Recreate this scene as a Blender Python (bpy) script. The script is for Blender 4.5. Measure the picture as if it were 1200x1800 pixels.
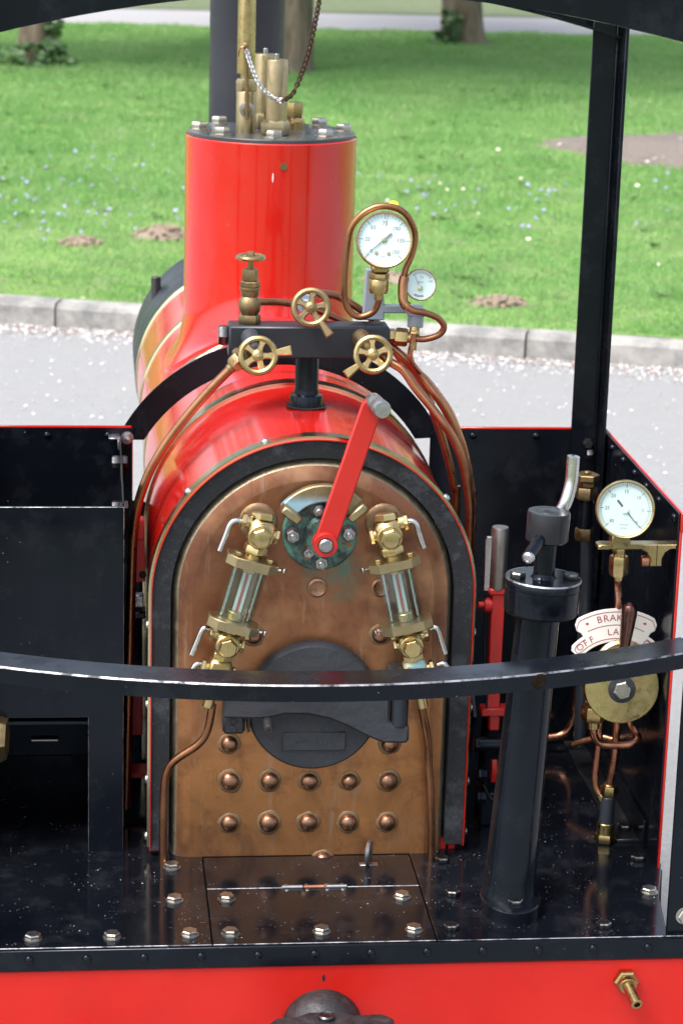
import bpy, math, random
from mathutils import Vector, Matrix
random.seed(7)
D = bpy.data; S = bpy.context.scene; COL = S.collection
for o in list(D.objects): D.objects.remove(o)
V = Vector; R = math.radians

# ------------------------------------------------------------------ camera
# scene units are metres; z = 0 is the top of the footplate, the road lies at z = -0.45
GROUND = -0.45
yaw, pitch, roll = R(6.30), R(15.26), R(1.64)
fw = V((math.sin(yaw)*math.cos(pitch), math.cos(yaw)*math.cos(pitch), -math.sin(pitch)))
rt = V((math.cos(yaw), -math.sin(yaw), 0)); up = rt.cross(fw)
r2 = rt*math.cos(roll)+up*math.sin(roll); u2 = up*math.cos(roll)-rt*math.sin(roll)
cd = D.cameras.new('camera'); cam = D.objects.new('camera', cd); COL.objects.link(cam)
mw = Matrix((r2, u2, -fw)).transposed().to_4x4(); mw.translation = (-0.357, -3.60, 1.577)
cam.matrix_world = mw
cd.sensor_fit = 'VERTICAL'; cd.sensor_height = 36; cd.lens = 82.92
cd.clip_start = 0.05; cd.clip_end = 2000
cd.dof.use_dof = True; cd.dof.focus_distance = 3.62; cd.dof.aperture_fstop = 9.5
S.camera = cam

# ------------------------------------------------------------------ sky, sun, exposure
SUN_EL, SUN_AZ = R(60), R(238)          # azimuth measured from +Y towards +X
w = D.worlds.new('World'); S.world = w; w.use_nodes = True
nt = w.node_tree; bg = nt.nodes['Background']
sky = nt.nodes.new('ShaderNodeTexSky'); sky.sky_type = 'NISHITA'; sky.sun_disc = False
sky.sun_elevation = SUN_EL; sky.sun_rotation = SUN_AZ
sky.air_density = 1.0; sky.dust_density = 4.0; sky.ozone_density = 1.0
hsv = nt.nodes.new('ShaderNodeHueSaturation'); hsv.inputs['Saturation'].default_value = 0.6
nt.links.new(sky.outputs[0], hsv.inputs['Color']); nt.links.new(hsv.outputs[0], bg.inputs[0])
bg.inputs[1].default_value = 0.15
sl = D.lights.new('sun', 'SUN'); sl.energy = 1.5; sl.angle = R(24); sl.color = (1, .975, .94)
so = D.objects.new('sun', sl); COL.objects.link(so)
sd = V((math.sin(SUN_AZ)*math.cos(SUN_EL), math.cos(SUN_AZ)*math.cos(SUN_EL), math.sin(SUN_EL)))
so.rotation_euler = sd.to_track_quat('Z', 'Y').to_euler(); so.location = (0, 0, 12)
vs = S.view_settings
S.display_settings.display_device = 'sRGB'
vs.view_transform = 'Standard'; vs.look = 'None'; vs.gamma = 1; vs.use_curve_mapping = False; vs.exposure = 1.3

# ------------------------------------------------------------------ mesh builder
def frame(axis, ref=None):
    a = V(axis).normalized()
    ref = V(ref) if ref is not None else (V((0,0,1)) if abs(a.z) < .9 else V((0,-1,0)))
    x = ref.cross(a).normalized(); y = a.cross(x)
    return x, y, a
class MB:
    def __init__(s): s.v = []; s.f = []; s.mi = []
    def add(s, vs, fs, m=0):
        b = len(s.v); s.v += [tuple(p) for p in vs]
        for f in fs: s.f.append(tuple(i+b for i in f)); s.mi.append(m)
        return s
    def box(s, c, size, bev=.0015, ax=None, m=0):
        c = V(c); h = [q/2 for q in size]; b = min([bev]+[q*.49 for q in h])
        X = [V(q) for q in ax] if ax else [V((1,0,0)), V((0,1,0)), V((0,0,1))]
        vs = []; idx = {}
        for sx in (-1,1):
            for sy in (-1,1):
                for sz in (-1,1):
                    sg = (sx,sy,sz)
                    for k in range(3):
                        p = [sg[j]*(h[j]-(0 if j == k else b)) for j in range(3)]
                        idx[(sg,k)] = len(vs); vs.append(c+X[0]*p[0]+X[1]*p[1]+X[2]*p[2])
        fs = []
        for k in range(3):
            i, j = (k+1)%3, (k+2)%3
            for sg in (-1,1):
                q = []
                for (a, e) in ((-1,-1),(1,-1),(1,1),(-1,1)):
                    t = [0,0,0]; t[k] = sg; t[i] = a; t[j] = e; q.append(idx[(tuple(t),k)])
                fs.append(q)
            for a in (-1,1):
                for e in (-1,1):
                    t0 = [0,0,0]; t1 = [0,0,0]; t0[k] = -1; t1[k] = 1
                    t0[i] = t1[i] = a; t0[j] = t1[j] = e
                    fs.append([idx[(tuple(t0),i)], idx[(tuple(t1),i)], idx[(tuple(t1),j)], idx[(tuple(t0),j)]])
        for sx in (-1,1):
            for sy in (-1,1):
                for sz in (-1,1): fs.append([idx[((sx,sy,sz),k)] for k in range(3)])
        return s.add(vs, fs, m)
    def lathe(s, prof, o, axis=(0,0,1), seg=24, m=0, closed=False, ref=None, a0=0., sx=1., sy=1.):
        x, y, a = frame(axis, ref); o = V(o); vs = []; fs = []; n = len(prof)
        for (r, h) in prof:
            for k in range(seg):
                t = a0+2*math.pi*k/seg
                vs.append(o+a*h+x*(r*sx*math.cos(t))+y*(r*sy*math.sin(t)))
        for i in range(n if closed else n-1):
            j = (i+1) % n
            for k in range(seg):
                l = (k+1) % seg; fs.append([i*seg+k, i*seg+l, j*seg+l, j*seg+k])
        if not closed:
            if prof[0][0] > 0: fs.append(list(range(seg))[::-1])
            if prof[-1][0] > 0: fs.append([(n-1)*seg+k for k in range(seg)])
        return s.add(vs, fs, m)
    def cyl(s, p, q, r, seg=16, bev=.001, m=0, r2=None):
        p = V(p); q = V(q); L = (q-p).length; e = r if r2 is None else r2; b = min(bev, L*.3, r*.5)
        return s.lathe([(r-b,0),(r,b),(e,L-b),(e-b,L)], p, q-p, seg, m)
    def hexa(s, p, q, r, m=0, a0=0., ref=None):
        p = V(p); q = V(q); L = (q-p).length
        return s.lathe([(r*.93,0),(r,L*.12),(r,L*.8),(r*.86,L)], p, q-p, 6, m, a0=a0, ref=ref)
    def tube(s, pts, r, seg=10, sub=6, m=0, cap=True):
        P = [V(p) for p in pts]
        if sub > 1 and len(P) > 2:
            Q = []; E = [P[0]*2-P[1]]+P+[P[-1]*2-P[-2]]
            for i in range(1, len(E)-2):
                p0, p1, p2, p3 = E[i-1:i+3]
                for k in range(sub):
                    t = k/sub
                    Q.append(.5*((2*p1)+(p2-p0)*t+(2*p0-5*p1+4*p2-p3)*t*t+(3*p1-p0-3*p2+p3)*t**3))
            Q.append(P[-1]); P = Q
        T = [(P[min(i+1,len(P)-1)]-P[max(i-1,0)]).normalized() for i in range(len(P))]
        x, y, _ = frame(T[0]); vs = []; fs = []; n = len(P)
        for i in range(n):
            x = (x-T[i]*x.dot(T[i])).normalized(); y = T[i].cross(x)
            rr = r(i/(n-1)) if callable(r) else r
            for k in range(seg):
                t = 2*math.pi*k/seg; vs.append(P[i]+x*(rr*math.cos(t))+y*(rr*math.sin(t)))
        for i in range(n-1):
            for k in range(seg):
                l = (k+1) % seg; fs.append([i*seg+k, i*seg+l, (i+1)*seg+l, (i+1)*seg+k])
        if cap: fs.append(list(range(seg))[::-1]); fs.append([(n-1)*seg+k for k in range(seg)])
        return s.add(vs, fs, m)
    def prism(s, poly, o, ux, uy, depth, m=0, bev=0., me=None, only=None):
        # polygon (counter-clockwise in ux, uy) from plane o towards ux x uy by depth; front edge chamfered by bev
        o = V(o); ux = V(ux); uy = V(uy); nn = ux.cross(uy).normalized(); n = len(poly)
        def lay(pp, h): return [o+ux*a+uy*b+nn*h for a, b in pp]
        vs = lay(poly, 0); 
        if bev:
            ins = []
            for i in range(n):
                a, b, c = V(poly[i-1]), V(poly[i]), V(poly[(i+1)%n])
                e1 = (b-a).normalized(); e2 = (c-b).normalized()
                n1 = V((-e1.y, e1.x)); n2 = V((-e2.y, e2.x)); q = (n1+n2)
                q = q/max(.35, q.length_squared/2) if q.length > 1e-6 else n1
                ins.append(tuple(b+q*bev))
            vs += lay(poly, depth-bev)+lay(ins, depth); L = 3
        else: vs += lay(poly, depth); L = 2
        fs = [list(range(n))[::-1]]
        s.add(vs, [], m); b0 = len(s.v)-len(vs)
        def put(f, mm): s.f.append(tuple(i+b0 for i in f)); s.mi.append(mm)
        put(fs[0], m)
        for l in range(L-1):
            for i in range(n):
                j = (i+1) % n; put([l*n+i, l*n+j, (l+1)*n+j, (l+1)*n+i], m if (l == 0 or me is None or (only is not None and i not in only)) else me)
        put([(L-1)*n+i for i in range(n)], m)
        return s
    def build(s, name, mats, parent=None, label=None, smooth=38, recalc=True):
        me = D.meshes.new(name); me.from_pydata(s.v, [], s.f)
        if not isinstance(mats, (list, tuple)): mats = [mats]
        for q in mats: me.materials.append(q)
        me.polygons.foreach_set('material_index', s.mi)
        if recalc:
            import bmesh
            b = bmesh.new(); b.from_mesh(me); bmesh.ops.recalc_face_normals(b, faces=b.faces); b.to_mesh(me); b.free()
        if smooth:
            me.shade_smooth(); me.set_sharp_from_angle(angle=R(smooth))
        me.update()
        return link(name, me, parent, label)
LOCO = None
def link(name, me, parent=None, label=None, loc=None, rot=None):
    o = D.objects.new(name, me); COL.objects.link(o)
    if parent is not None:
        o.parent = parent
        if parent is LOCO: o.matrix_parent_inverse = Matrix.Translation((0, 0, -GROUND))
    if label: o['label'] = label
    if loc is not None: o.location = loc
    if rot is not None: o.rotation_mode = 'QUATERNION'; o.rotation_quaternion = rot
    return o
def along(axis, spin=0.):                       # rotation that turns local +Z to axis
    return V(axis).to_track_quat('Z', 'Y') @ Matrix.Rotation(spin, 3, 'Z').to_quaternion()
def tag(o, label, cat=None, group=None, kind=None):
    if label: o['label'] = label
    if cat: o['category'] = cat
    if group: o['group'] = group
    if kind: o['kind'] = kind
    return o

# ------------------------------------------------------------------ materials
class NT:
    def __init__(s, name):
        s.m = D.materials.new(name); s.m.use_nodes = True; s.t = s.m.node_tree
        s.b = s.t.nodes['Principled BSDF']; s.c = s.t.nodes.new('ShaderNodeTexCoord').outputs['Object']
    def n(s, t, **k):
        q = s.t.nodes.new(t)
        for a, b in k.items():
            if a[0] == '_': setattr(q, a[1:], b)
            else: s.put(q.inputs[a.replace('__', ' ')], b)
        return q
    def put(s, inp, val):
        if isinstance(val, bpy.types.NodeSocket): s.t.links.new(val, inp)
        else: inp.default_value = val
    def set(s, **k):
        for a, b in k.items():
            if isinstance(b, tuple) and len(b) == 3: b = b+(1,)
            s.put(s.b.inputs[a.replace('__', ' ')], b)
        return s
    def noise(s, scale, detail=4, rough=.6, vec=None, dist=0.):
        q = s.n('ShaderNodeTexNoise'); s.put(q.inputs['Vector'], vec or s.c)
        q.inputs['Scale'].default_value = scale; q.inputs['Detail'].default_value = detail
        q.inputs['Roughness'].default_value = rough; q.inputs['Distortion'].default_value = dist
        return q.outputs['Fac']
    def scaled(s, v):
        q = s.n('ShaderNodeMapping'); s.put(q.inputs['Vector'], s.c); q.inputs['Scale'].default_value = v
        return q.outputs[0]
    def ramp(s, fac, lo, hi, a=0., b=1.):
        q = s.n('ShaderNodeMapRange'); s.put(q.inputs['Value'], fac)
        for k, x in (('From Min', lo), ('From Max', hi), ('To Min', a), ('To Max', b)): q.inputs[k].default_value = x
        return q.outputs[0]
    def mix(s, fac, a, b):
        q = s.n('ShaderNodeMix', _data_type='RGBA'); s.put(q.inputs[0], fac)
        for i, x in ((6, a), (7, b)):
            if isinstance(x, tuple) and len(x) == 3: x = x+(1,)
            s.put(q.inputs[i], x)
        return q.outputs[2]
    def math(s, op, a, b=0.):
        q = s.n('ShaderNodeMath', _operation=op); s.put(q.inputs[0], a); s.put(q.inputs[1], b); return q.outputs[0]
    def specks(s, scale, size, keep):
        q = s.n('ShaderNodeTexVoronoi'); s.put(q.inputs['Vector'], s.c); q.inputs['Scale'].default_value = scale
        sep = s.n('ShaderNodeSeparateColor'); s.put(sep.inputs[0], q.outputs['Color'])
        small = s.math('LESS_THAN', q.outputs['Distance'], s.math('MULTIPLY', sep.outputs[1], size))
        return s.math('MULTIPLY', small, s.math('GREATER_THAN', sep.outputs[0], 1-keep))
    def bump(s, h, strength=.2, dist=.002):
        q = s.n('ShaderNodeBump'); q.inputs['Strength'].default_value = strength; q.inputs['Distance'].default_value = dist
        s.put(q.inputs['Height'], h); s.put(s.b.inputs['Normal'], q.outputs[0]); return s

def paint(name, col, col2, rough, specks=(), coat=.5, grime=None, bump=.03, spec=.5, tint=(1,1,1), mask=None, ripple=0.):
    t = NT(name)
    c = t.mix(t.ramp(t.noise(5), .35, .7), col, col2)
    r = t.ramp(t.noise(9, 5), .3, .75, rough*.7, rough*1.5)
    if grime:
        g = t.ramp(t.noise(14, 6, .7), .5, .78, 0, grime[1])
        c = t.mix(g, c, grime[0]); r = t.math('ADD', r, t.math('MULTIPLY', g, .5))
    for (sc, sz, kp, sc_col) in specks:
        f = t.specks(sc, sz, kp)
        if mask: f = t.math('MULTIPLY', f, t.math('GREATER_THAN', t.noise(mask, 5, .75), .53))
        c = t.mix(f, c, sc_col); r = t.math('ADD', r, t.math('MULTIPLY', f, .4))
    t.set(Specular__Tint=tint, Base__Color=c, Roughness=r, Coat__Weight=coat, Coat__Roughness=rough*.5, Specular__IOR__Level=spec)
    hgt = t.math('MULTIPLY', t.noise(60, 2), .001*bump)
    if ripple: hgt = t.math('ADD', hgt, t.math('MULTIPLY', t.noise(5.5, 2, .4), ripple))
    t.bump(hgt, 1., 1.)
    return t.m
RED = paint('red_gloss_paint', (.47,.009,.005), (.52,.012,.007), .13, [(140,.08,.10,(.8,.5,.45)), (60,.05,.15,(.12,.01,.01))], .45, ((.40,.04,.03), .35), ripple=.0012)
REDM = paint('red_lever_paint', (.44,.009,.006), (.51,.016,.010), .38, [(160,.12,.12,(.25,.05,.04))], .2)
BEAM = paint('red_beam_paint', (.50,.011,.007), (.55,.018,.012), .36, [(90,.10,.16,(.75,.35,.3)), (45,.06,.12,(.1,.02,.02))], 0, ((.40,.014,.010), .4), spec=.3, ripple=.0006)
BLK = paint('black_gloss_paint', (.0022,.0030,.0052), (.0045,.0055,.0085), .17, [(70,.07,.16,(.3,.31,.34)), (150,.12,.14,(.25,.26,.3))], 0, ((.014,.016,.019), .6), spec=.30, tint=(.72,.84,1), mask=9, ripple=.0016)
FLOOR = paint('black_footplate_paint', (.0025,.0032,.0055), (.0050,.006,.009), .11,
              [(70,.11,.22,(.55,.55,.57)), (150,.16,.30,(.42,.43,.46)), (300,.26,.30,(.25,.26,.29))], 0, ((.035,.036,.042), .45), spec=.36, tint=(.8,.9,1), mask=13, ripple=.0008)
DUSTY = paint('dusty_black_floor', (.005,.006,.008), (.012,.013,.015), .32,
              [(60,.12,.35,(.5,.5,.5)), (150,.22,.35,(.35,.35,.36))], .0, ((.07,.068,.066), .6), .15, mask=8)
SATIN = paint('satin_black_paint', (.012,.016,.023), (.019,.024,.032), .40, [(120,.10,.12,(.3,.32,.35))], 0, spec=.4)
COAL = paint('cast_iron_black', (.018,.021,.027), (.036,.040,.048), .52, [(330,.3,.25,(.09,.095,.105)), (170,.1,.08,(.2,.21,.23)), (120,.25,.12,(.07,.035,.025))], 0, ((.055,.040,.034), .5), 1.6)
PIPEB = paint('blue_black_pipe', (.02,.024,.032), (.035,.04,.05), .3)
GREY = paint('grey_bracket_paint', (.25,.30,.37), (.29,.34,.41), .45, [(90,.1,.1,(.1,.1,.1))], .1)
WHITE = paint('dial_white', (.82,.84,.86), (.85,.86,.88), .35, (), .6, None, 0)
def plain(name, c, rough=.5, metal=0.):
    t = NT(name); t.set(Base__Color=c, Roughness=rough, Metallic=metal); return t.m
INK = plain('ink_black', (.02,.02,.022)); INKG = plain('ink_grey', (.16,.17,.18)); INKR = plain('ink_red', (.55,.03,.03))
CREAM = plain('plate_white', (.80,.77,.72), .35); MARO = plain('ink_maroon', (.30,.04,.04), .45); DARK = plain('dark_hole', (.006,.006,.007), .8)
def metal(name, c1, c2, rlo, rhi, dirt=None, sc=18, bump=.06):
    t = NT(name)
    c = t.mix(t.ramp(t.noise(sc, 6, .65), .32, .68), c1, c2)
    me = 1.0
    if dirt:
        f = t.ramp(t.noise(sc*2.2, 6, .7), dirt[1], dirt[1]+.16); c = t.mix(f, c, dirt[0]); me = t.ramp(f, 0, 1, 1, .35)
    t.set(Base__Color=c, Metallic=me, Roughness=t.ramp(t.noise(sc*3, 5), .3, .7, rlo, rhi))
    t.bump(t.noise(sc*9, 3), bump, .001)
    return t.m
BRASS = metal('brass', (.47,.35,.155), (.36,.26,.115), .2, .4, ((.16,.11,.05), .60), 26)
BRASSO = metal('old_brass', (.33,.235,.115), (.23,.165,.085), .32, .55, ((.10,.07,.04), .55), 40, .2)
BRASSB = metal('bright_brass', (.58,.46,.23), (.46,.355,.165), .20, .40, ((.19,.145,.07), .60), 26)
BRASSP = metal('pale_brass_body', (.45,.37,.215), (.36,.29,.165), .28, .48, ((.20,.165,.10), .58), 30)
BAND = metal('polished_brass_band', (.60,.55,.36), (.52,.46,.29), .12, .26, None, 8, .0)
COPPIPE = metal('copper_pipe', (.42,.20,.10), (.27,.12,.065), .22, .42, ((.13,.06,.035), .58), 14)
COPNEW = metal('bright_copper_pipe', (.60,.28,.17), (.42,.18,.11), .2, .4, ((.2,.09,.06), .6), 20)
STAY = metal('copper_stay', (.38,.20,.12), (.24,.13,.085), .25, .45, ((.12,.07,.045), .56), 60)
SOLD = metal('solder_ring', (.24,.16,.09), (.33,.24,.14), .5, .7, ((.22,.12,.06), .46), 60, .3)
FLANGE = metal('tarnished_boiler_edge', (.40,.33,.22), (.50,.44,.33), .45, .65, ((.20,.14,.085), .54), 30, .5)
STEEL = metal('steel', (.46,.46,.47), (.36,.36,.37), .25, .45, ((.12,.11,.10), .64), 50)
NICKEL = metal('polished_steel', (.62,.62,.62), (.54,.54,.54), .14, .3, None, 30)
BOLT = metal('bright_bolt', (.52,.50,.46), (.40,.38,.34), .22, .42, ((.05,.05,.05), .60), 120)
BOLTD = metal('dark_bolt', (.14,.14,.145), (.09,.09,.095), .25, .45, ((.02,.02,.02), .55), 90)
IRON = metal('rough_coupling_iron', (.055,.053,.057), (.10,.094,.097), .5, .75, ((.07,.05,.042), .55), 24, .8)
RUST = metal('rusty_chain', (.10,.06,.04), (.06,.04,.03), .5, .7, None, 90)
HANDLE = metal('copper_handle', (.20,.10,.08), (.11,.055,.045), .25, .4, ((.07,.04,.035), .55), 30)
WORN = metal('worn_bare_edge', (.50,.50,.51), (.22,.22,.24), .35, .55, ((.012,.014,.018), .45), 17)

t = NT('copper_backhead')
sep = t.n('ShaderNodeSeparateXYZ', Vector=t.c)
n1 = t.noise(3.2, 5, .6, dist=.6); n2 = t.noise(16, 7, .7); n3 = t.noise(70, 5, .7)
h = t.math('ADD', sep.outputs[2], t.math('MULTIPLY', t.math('SUBTRACT', n1, .5), .45))
low = t.ramp(h, .42, .12)                                           # the foot of the plate has kept a brighter copper
c = t.mix(low, (.27,.115,.060), (.50,.225,.085))
c = t.mix(t.ramp(t.noise(6.5, 8, .72, dist=1.2), .47, .68, 0, .6), c, (.125,.056,.044)); c = t.mix(t.ramp(n2, .52, .72, 0, .6), c, (.09,.04,.03))
c = t.mix(t.ramp(t.noise(5.5, 4, .6), .52, .70, 0, .8), c, (.52,.29,.16))
c = t.mix(t.ramp(n3, .62, .74, 0, .7), c, (.09,.05,.04))
dx = t.math('SUBTRACT', sep.outputs[0], .03); dz = t.math('SUBTRACT', sep.outputs[2], .485)
dd = t.math('ADD', t.math('MULTIPLY', dx, dx), t.math('MULTIPLY', dz, dz))
c = t.mix(t.math('MULTIPLY', t.ramp(dd, .0032, .0004), t.ramp(n2, .36, .6)), c, (.10,.17,.13))    # verdigris run below the regulator
st = t.noise(1., 5, .7, t.scaled((42,1,5))); c = t.mix(t.ramp(st, .58, .72, 0, .45), c, (.50,.40,.30)); c = t.mix(t.ramp(st, .40, .30, 0, .4), c, (.10,.05,.04))
t.set(Base__Color=c, Metallic=.82, Roughness=t.ramp(n2, .3, .7, .27, .50)); t.bump(t.noise(9, 6), .10, .006)
COPPER = t.m
t = NT('verdigris_bronze')
n = t.noise(22, 6, .7); c = t.mix(t.ramp(n, .42, .56), (.035,.04,.035), (.10,.24,.19))
c = t.mix(t.ramp(t.noise(30, 5, .7), .6, .68), c, (.30,.12,.04))
t.set(Base__Color=c, Metallic=.25, Roughness=.6); t.bump(n, .4, .003); VERD = t.m
t = NT('sector_bronze'); n = t.noise(17, 6, .7)
sep = t.n('ShaderNodeSeparateXYZ', Vector=t.c)
f = t.math('MULTIPLY', t.ramp(t.math('ADD', sep.outputs[2], t.math('MULTIPLY', n, .02)), .634, .620), t.ramp(sep.outputs[0], .05, .03))
c = t.mix(f, t.mix(t.ramp(n, .4, .65), (.31,.25,.145), (.21,.165,.09)), (.25,.42,.50))
t.set(Base__Color=c, Metallic=t.ramp(f, 0, 1, .85, .1), Roughness=.5); t.bump(n, .3, .002); SECT = t.m
t = NT('limescale_brass'); n = t.noise(40, 6, .7)
t.set(Base__Color=t.mix(t.ramp(n, .44, .56), (.50,.40,.22), (.34,.55,.55)), Metallic=t.ramp(n, .44, .56, .8, .05), Roughness=.6); t.bump(n, .3, .002); LIME = t.m
t = NT('lagging_felt'); n = t.noise(9, 7, .75)
c = t.mix(t.ramp(n, .5, .74), (.012,.014,.017), (.085,.095,.11))
c = t.mix(t.ramp(t.noise(200, 3, .7), .62, .75, 0, .6), c, (.14,.15,.165))
t.set(Base__Color=c, Roughness=.85); t.bump(t.noise(170, 4, .7), .5, .002); FELT = t.m
t = NT('gauge_glass')
for q in list(t.t.nodes):
    if q.type == 'BSDF_PRINCIPLED': t.t.nodes.remove(q)
out = [q for q in t.t.nodes if q.type == 'OUTPUT_MATERIAL'][0]
tr = t.n('ShaderNodeBsdfTransparent'); tr.inputs[0].default_value = (.90,.95,.94,1)
gl = t.n('ShaderNodeBsdfGlossy'); gl.inputs['Roughness'].default_value = .04; gl.inputs[0].default_value = (1,1,1,1)
fr = t.n('ShaderNodeLayerWeight'); fr.inputs[0].default_value = .5
mx = t.n('ShaderNodeMixShader'); t.put(mx.inputs[0], t.math('ADD', t.math('MULTIPLY', t.math('POWER', fr.outputs[1], 4.), .55), .05))
t.t.links.new(tr.outputs[0], mx.inputs[1]); t.t.links.new(gl.outputs[0], mx.inputs[2]); t.t.links.new(mx.outputs[0], out.inputs[0])
GLASS = t.m

# grounds
t = NT('road_asphalt'); n = t.noise(110, 5, .85); n0 = t.noise(1.2, 4)
c = t.mix(t.ramp(n, .33, .69), (.19,.192,.192), (.31,.312,.312)); c = t.mix(t.ramp(n0, .4, .7, 0, .5), c, (.25,.247,.24)); c = t.mix(t.ramp(t.noise(300, 2, .9), .64, .70, 0, .4), c, (.45,.45,.445)); c = t.mix(t.ramp(t.noise(17, 6, .75), .5, .7, 0, .5), c, (.21,.21,.205))
t.set(Base__Color=c, Roughness=.85); t.bump(n, .5, .006); ROADM = t.m
t = NT('path_gravel'); n = t.noise(60, 4, .8)
t.set(Base__Color=t.mix(n, (.25,.245,.25), (.35,.345,.35)), Roughness=.9); PATHM = t.m
t = NT('kerb_concrete'); n = t.noise(7, 7, .7); n2 = t.noise(130, 3, .8)
c = t.mix(t.ramp(n, .38, .62), (.36,.345,.32), (.17,.17,.163)); c = t.mix(t.ramp(n2, .5, .7, 0, .5), c, (.42,.40,.37))
t.set(Base__Color=c, Roughness=.9); t.bump(n2, .4, .004); KERBM = t.m
def grassmat(name, a, b, cc):
    t = NT(name); n = t.noise(.8, 5, .65); n2 = t.noise(11, 4, .7)
    c = t.mix(t.ramp(n, .38, .62), a, b); c = t.mix(t.ramp(n2, .48, .7, 0, .7), c, cc); c = t.mix(t.ramp(t.noise(2.6, 5, .7), .52, .72, 0, .6), c, cc)
    t.set(Base__Color=c, Roughness=.7, Specular__IOR__Level=.2); t.bump(n2, .6, .03); return t.m
def add_translucency(m, k):
    t = m.node_tree; b = t.nodes['Principled BSDF']; tl = t.nodes.new('ShaderNodeBsdfTranslucent'); mx = t.nodes.new('ShaderNodeMixShader')
    src = b.inputs['Base Color'].links[0].from_socket; t.links.new(src, tl.inputs[0]); mx.inputs[0].default_value = k
    t.links.new(b.outputs[0], mx.inputs[1]); t.links.new(tl.outputs[0], mx.inputs[2])
    t.links.new(mx.outputs[0], [q for q in t.nodes if q.type == 'OUTPUT_MATERIAL'][0].inputs[0])
TURF = grassmat('lawn_turf', (.15,.25,.065), (.18,.28,.08), (.19,.19,.11))
BLADE = grassmat('grass_blades', (.20,.41,.12), (.29,.49,.17), (.37,.49,.25))
add_translucency(BLADE, .45)
VERGE = grassmat('far_verge', (.09,.13,.05), (.12,.15,.07), (.20,.19,.14))
t = NT('bare_soil'); n = t.noise(24, 6, .75)
t.set(Base__Color=t.mix(n, (.24,.175,.125), (.42,.335,.255)), Roughness=.95); t.bump(n, .9, .03); SOILM = t.m
t = NT('bark_mulch'); n = t.noise(45, 5, .8)
t.set(Base__Color=t.mix(t.ramp(n, .35, .7), (.14,.115,.097), (.33,.28,.245)), Roughness=.95); t.bump(n, .8, .03); MULCH = t.m
t = NT('bark'); n = t.noise(5, 7, .75, t.scaled((1.6,1.6,.5)), .8)
c = t.mix(t.ramp(n, .35, .65), (.12,.088,.060), (.33,.26,.185)); c = t.mix(t.ramp(t.noise(3, 4), .5, .7, 0, .6), c, (.14,.155,.10))
t.set(Base__Color=c, Roughness=.95); t.bump(n, 1., .05); BARK = t.m
t = NT('leaves'); oi = t.n('ShaderNodeObjectInfo')
t.set(Base__Color=t.mix(t.noise(2.2, 3), (.045,.095,.02), (.10,.17,.04)), Roughness=.6); LEAF = t.m
t = NT('ivy'); t.set(Base__Color=t.mix(t.noise(9, 3), (.05,.11,.035), (.10,.19,.065)), Roughness=.45); IVY = t.m
DAISY = plain('daisy_white', (.82,.82,.80), .6); YEL = plain('flower_yellow', (.75,.55,.03), .6); VIOL = plain('violet_flower', (.34,.31,.60), .6)
PETAL = plain('blossom_petal', (.76,.74,.73), .6); LITTER = plain('brown_litter', (.28,.15,.10), .8)

# ================================================================== SETTING
def sheet(name, pts, z, mat, label=None):
    mb = MB(); mb.add([(x, y, z) for x, y in pts], [list(range(len(pts)))])
    o = mb.build(name, mat, smooth=0); return tag(o, label, kind='structure')
sheet('ground', [(-400,-400),(400,-400),(400,400),(-400,400)], GROUND-.02, VERGE)
K0 = V((-.762, 6.988)); KT = V((2.923,-.909)).normalized(); KN = V((.909, 2.923)).normalized()
def kp(a, b): q = K0+KT*a+KN*b; return (q.x, q.y)
sheet('road', [kp(-60,0),kp(-60,-9.6),kp(60,-9.6),kp(60,0)], GROUND, ROADM)
# lawn: gently uneven sheet from the kerb to the path
LZ = GROUND+.10
def lawn_z(x, y):
    d = (V((x, y))-K0).dot(KN)
    return LZ+.010*math.sin(x*1.7+y*.8)+.012*math.sin(x*.6-y*1.1)+.02*math.sin(y*.45+1)*min(1, d/3)+min(.03, max(0, d-.1)*.05)
PATHY = 25.6
mb = MB(); nx, ny = 70, 60; vs_ = []
for j in range(ny+1):
    for i in range(nx+1):
        x0 = -22+60*i/nx; d0 = (j/ny)**1.4
        b = K0+KT*((x0-K0.x)/KT.x)+KN*.115; y = b.y+(PATHY-b.y)*d0; vs_.append((x0, y, lawn_z(x0, y)))
mb.add(vs_, [(j*(nx+1)+i, j*(nx+1)+i+1, (j+1)*(nx+1)+i+1, (j+1)*(nx+1)+i) for j in range(ny) for i in range(nx)])
tag(mb.build('lawn', TURF), None, kind='structure')
sheet('path', [(-60,PATHY-.6),(80,PATHY-.6),(80,29.4),(-60,29.4)], LZ+.0, PATHM)
sheet('far_verge', [(-80,29.3),(100,29.3),(100,300),(-80,300)], LZ+.01, VERGE)
# kerb of separate concrete stones
kerb = D.objects.new('kerb', None); COL.objects.link(kerb); kerb.location = (K0.x, K0.y, GROUND); kerb['kind'] = 'structure'
kL = 1.06; mb = MB()
prof = [(0,-.05),(.006,.085),(.022,.107),(.125,.112),(.125,-.05)]
vs_ = [(-kL/2+.005, b, c) for b, c in prof]+[(kL/2-.005, b, c) for b, c in prof]; n = len(prof)
mb.add(vs_, [list(range(n)), [n+i for i in range(n)][::-1]]+[[i, (i+1)%n, n+(i+1)%n, n+i] for i in range(n)])
kst = mb.build('kerb_stone', KERBM, smooth=30); kmesh = kst.data; D.objects.remove(kst)
for i in range(-9, 22):
    o = link('kerb_stone', kmesh, kerb, None, (KT.x*(i*kL-.27), KT.y*(i*kL-.27), random.uniform(-.003,.003)))
    o.rotation_euler = (0, random.uniform(-.003,.003), math.atan2(KT.y, KT.x)+random.uniform(-.004,.004))
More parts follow.
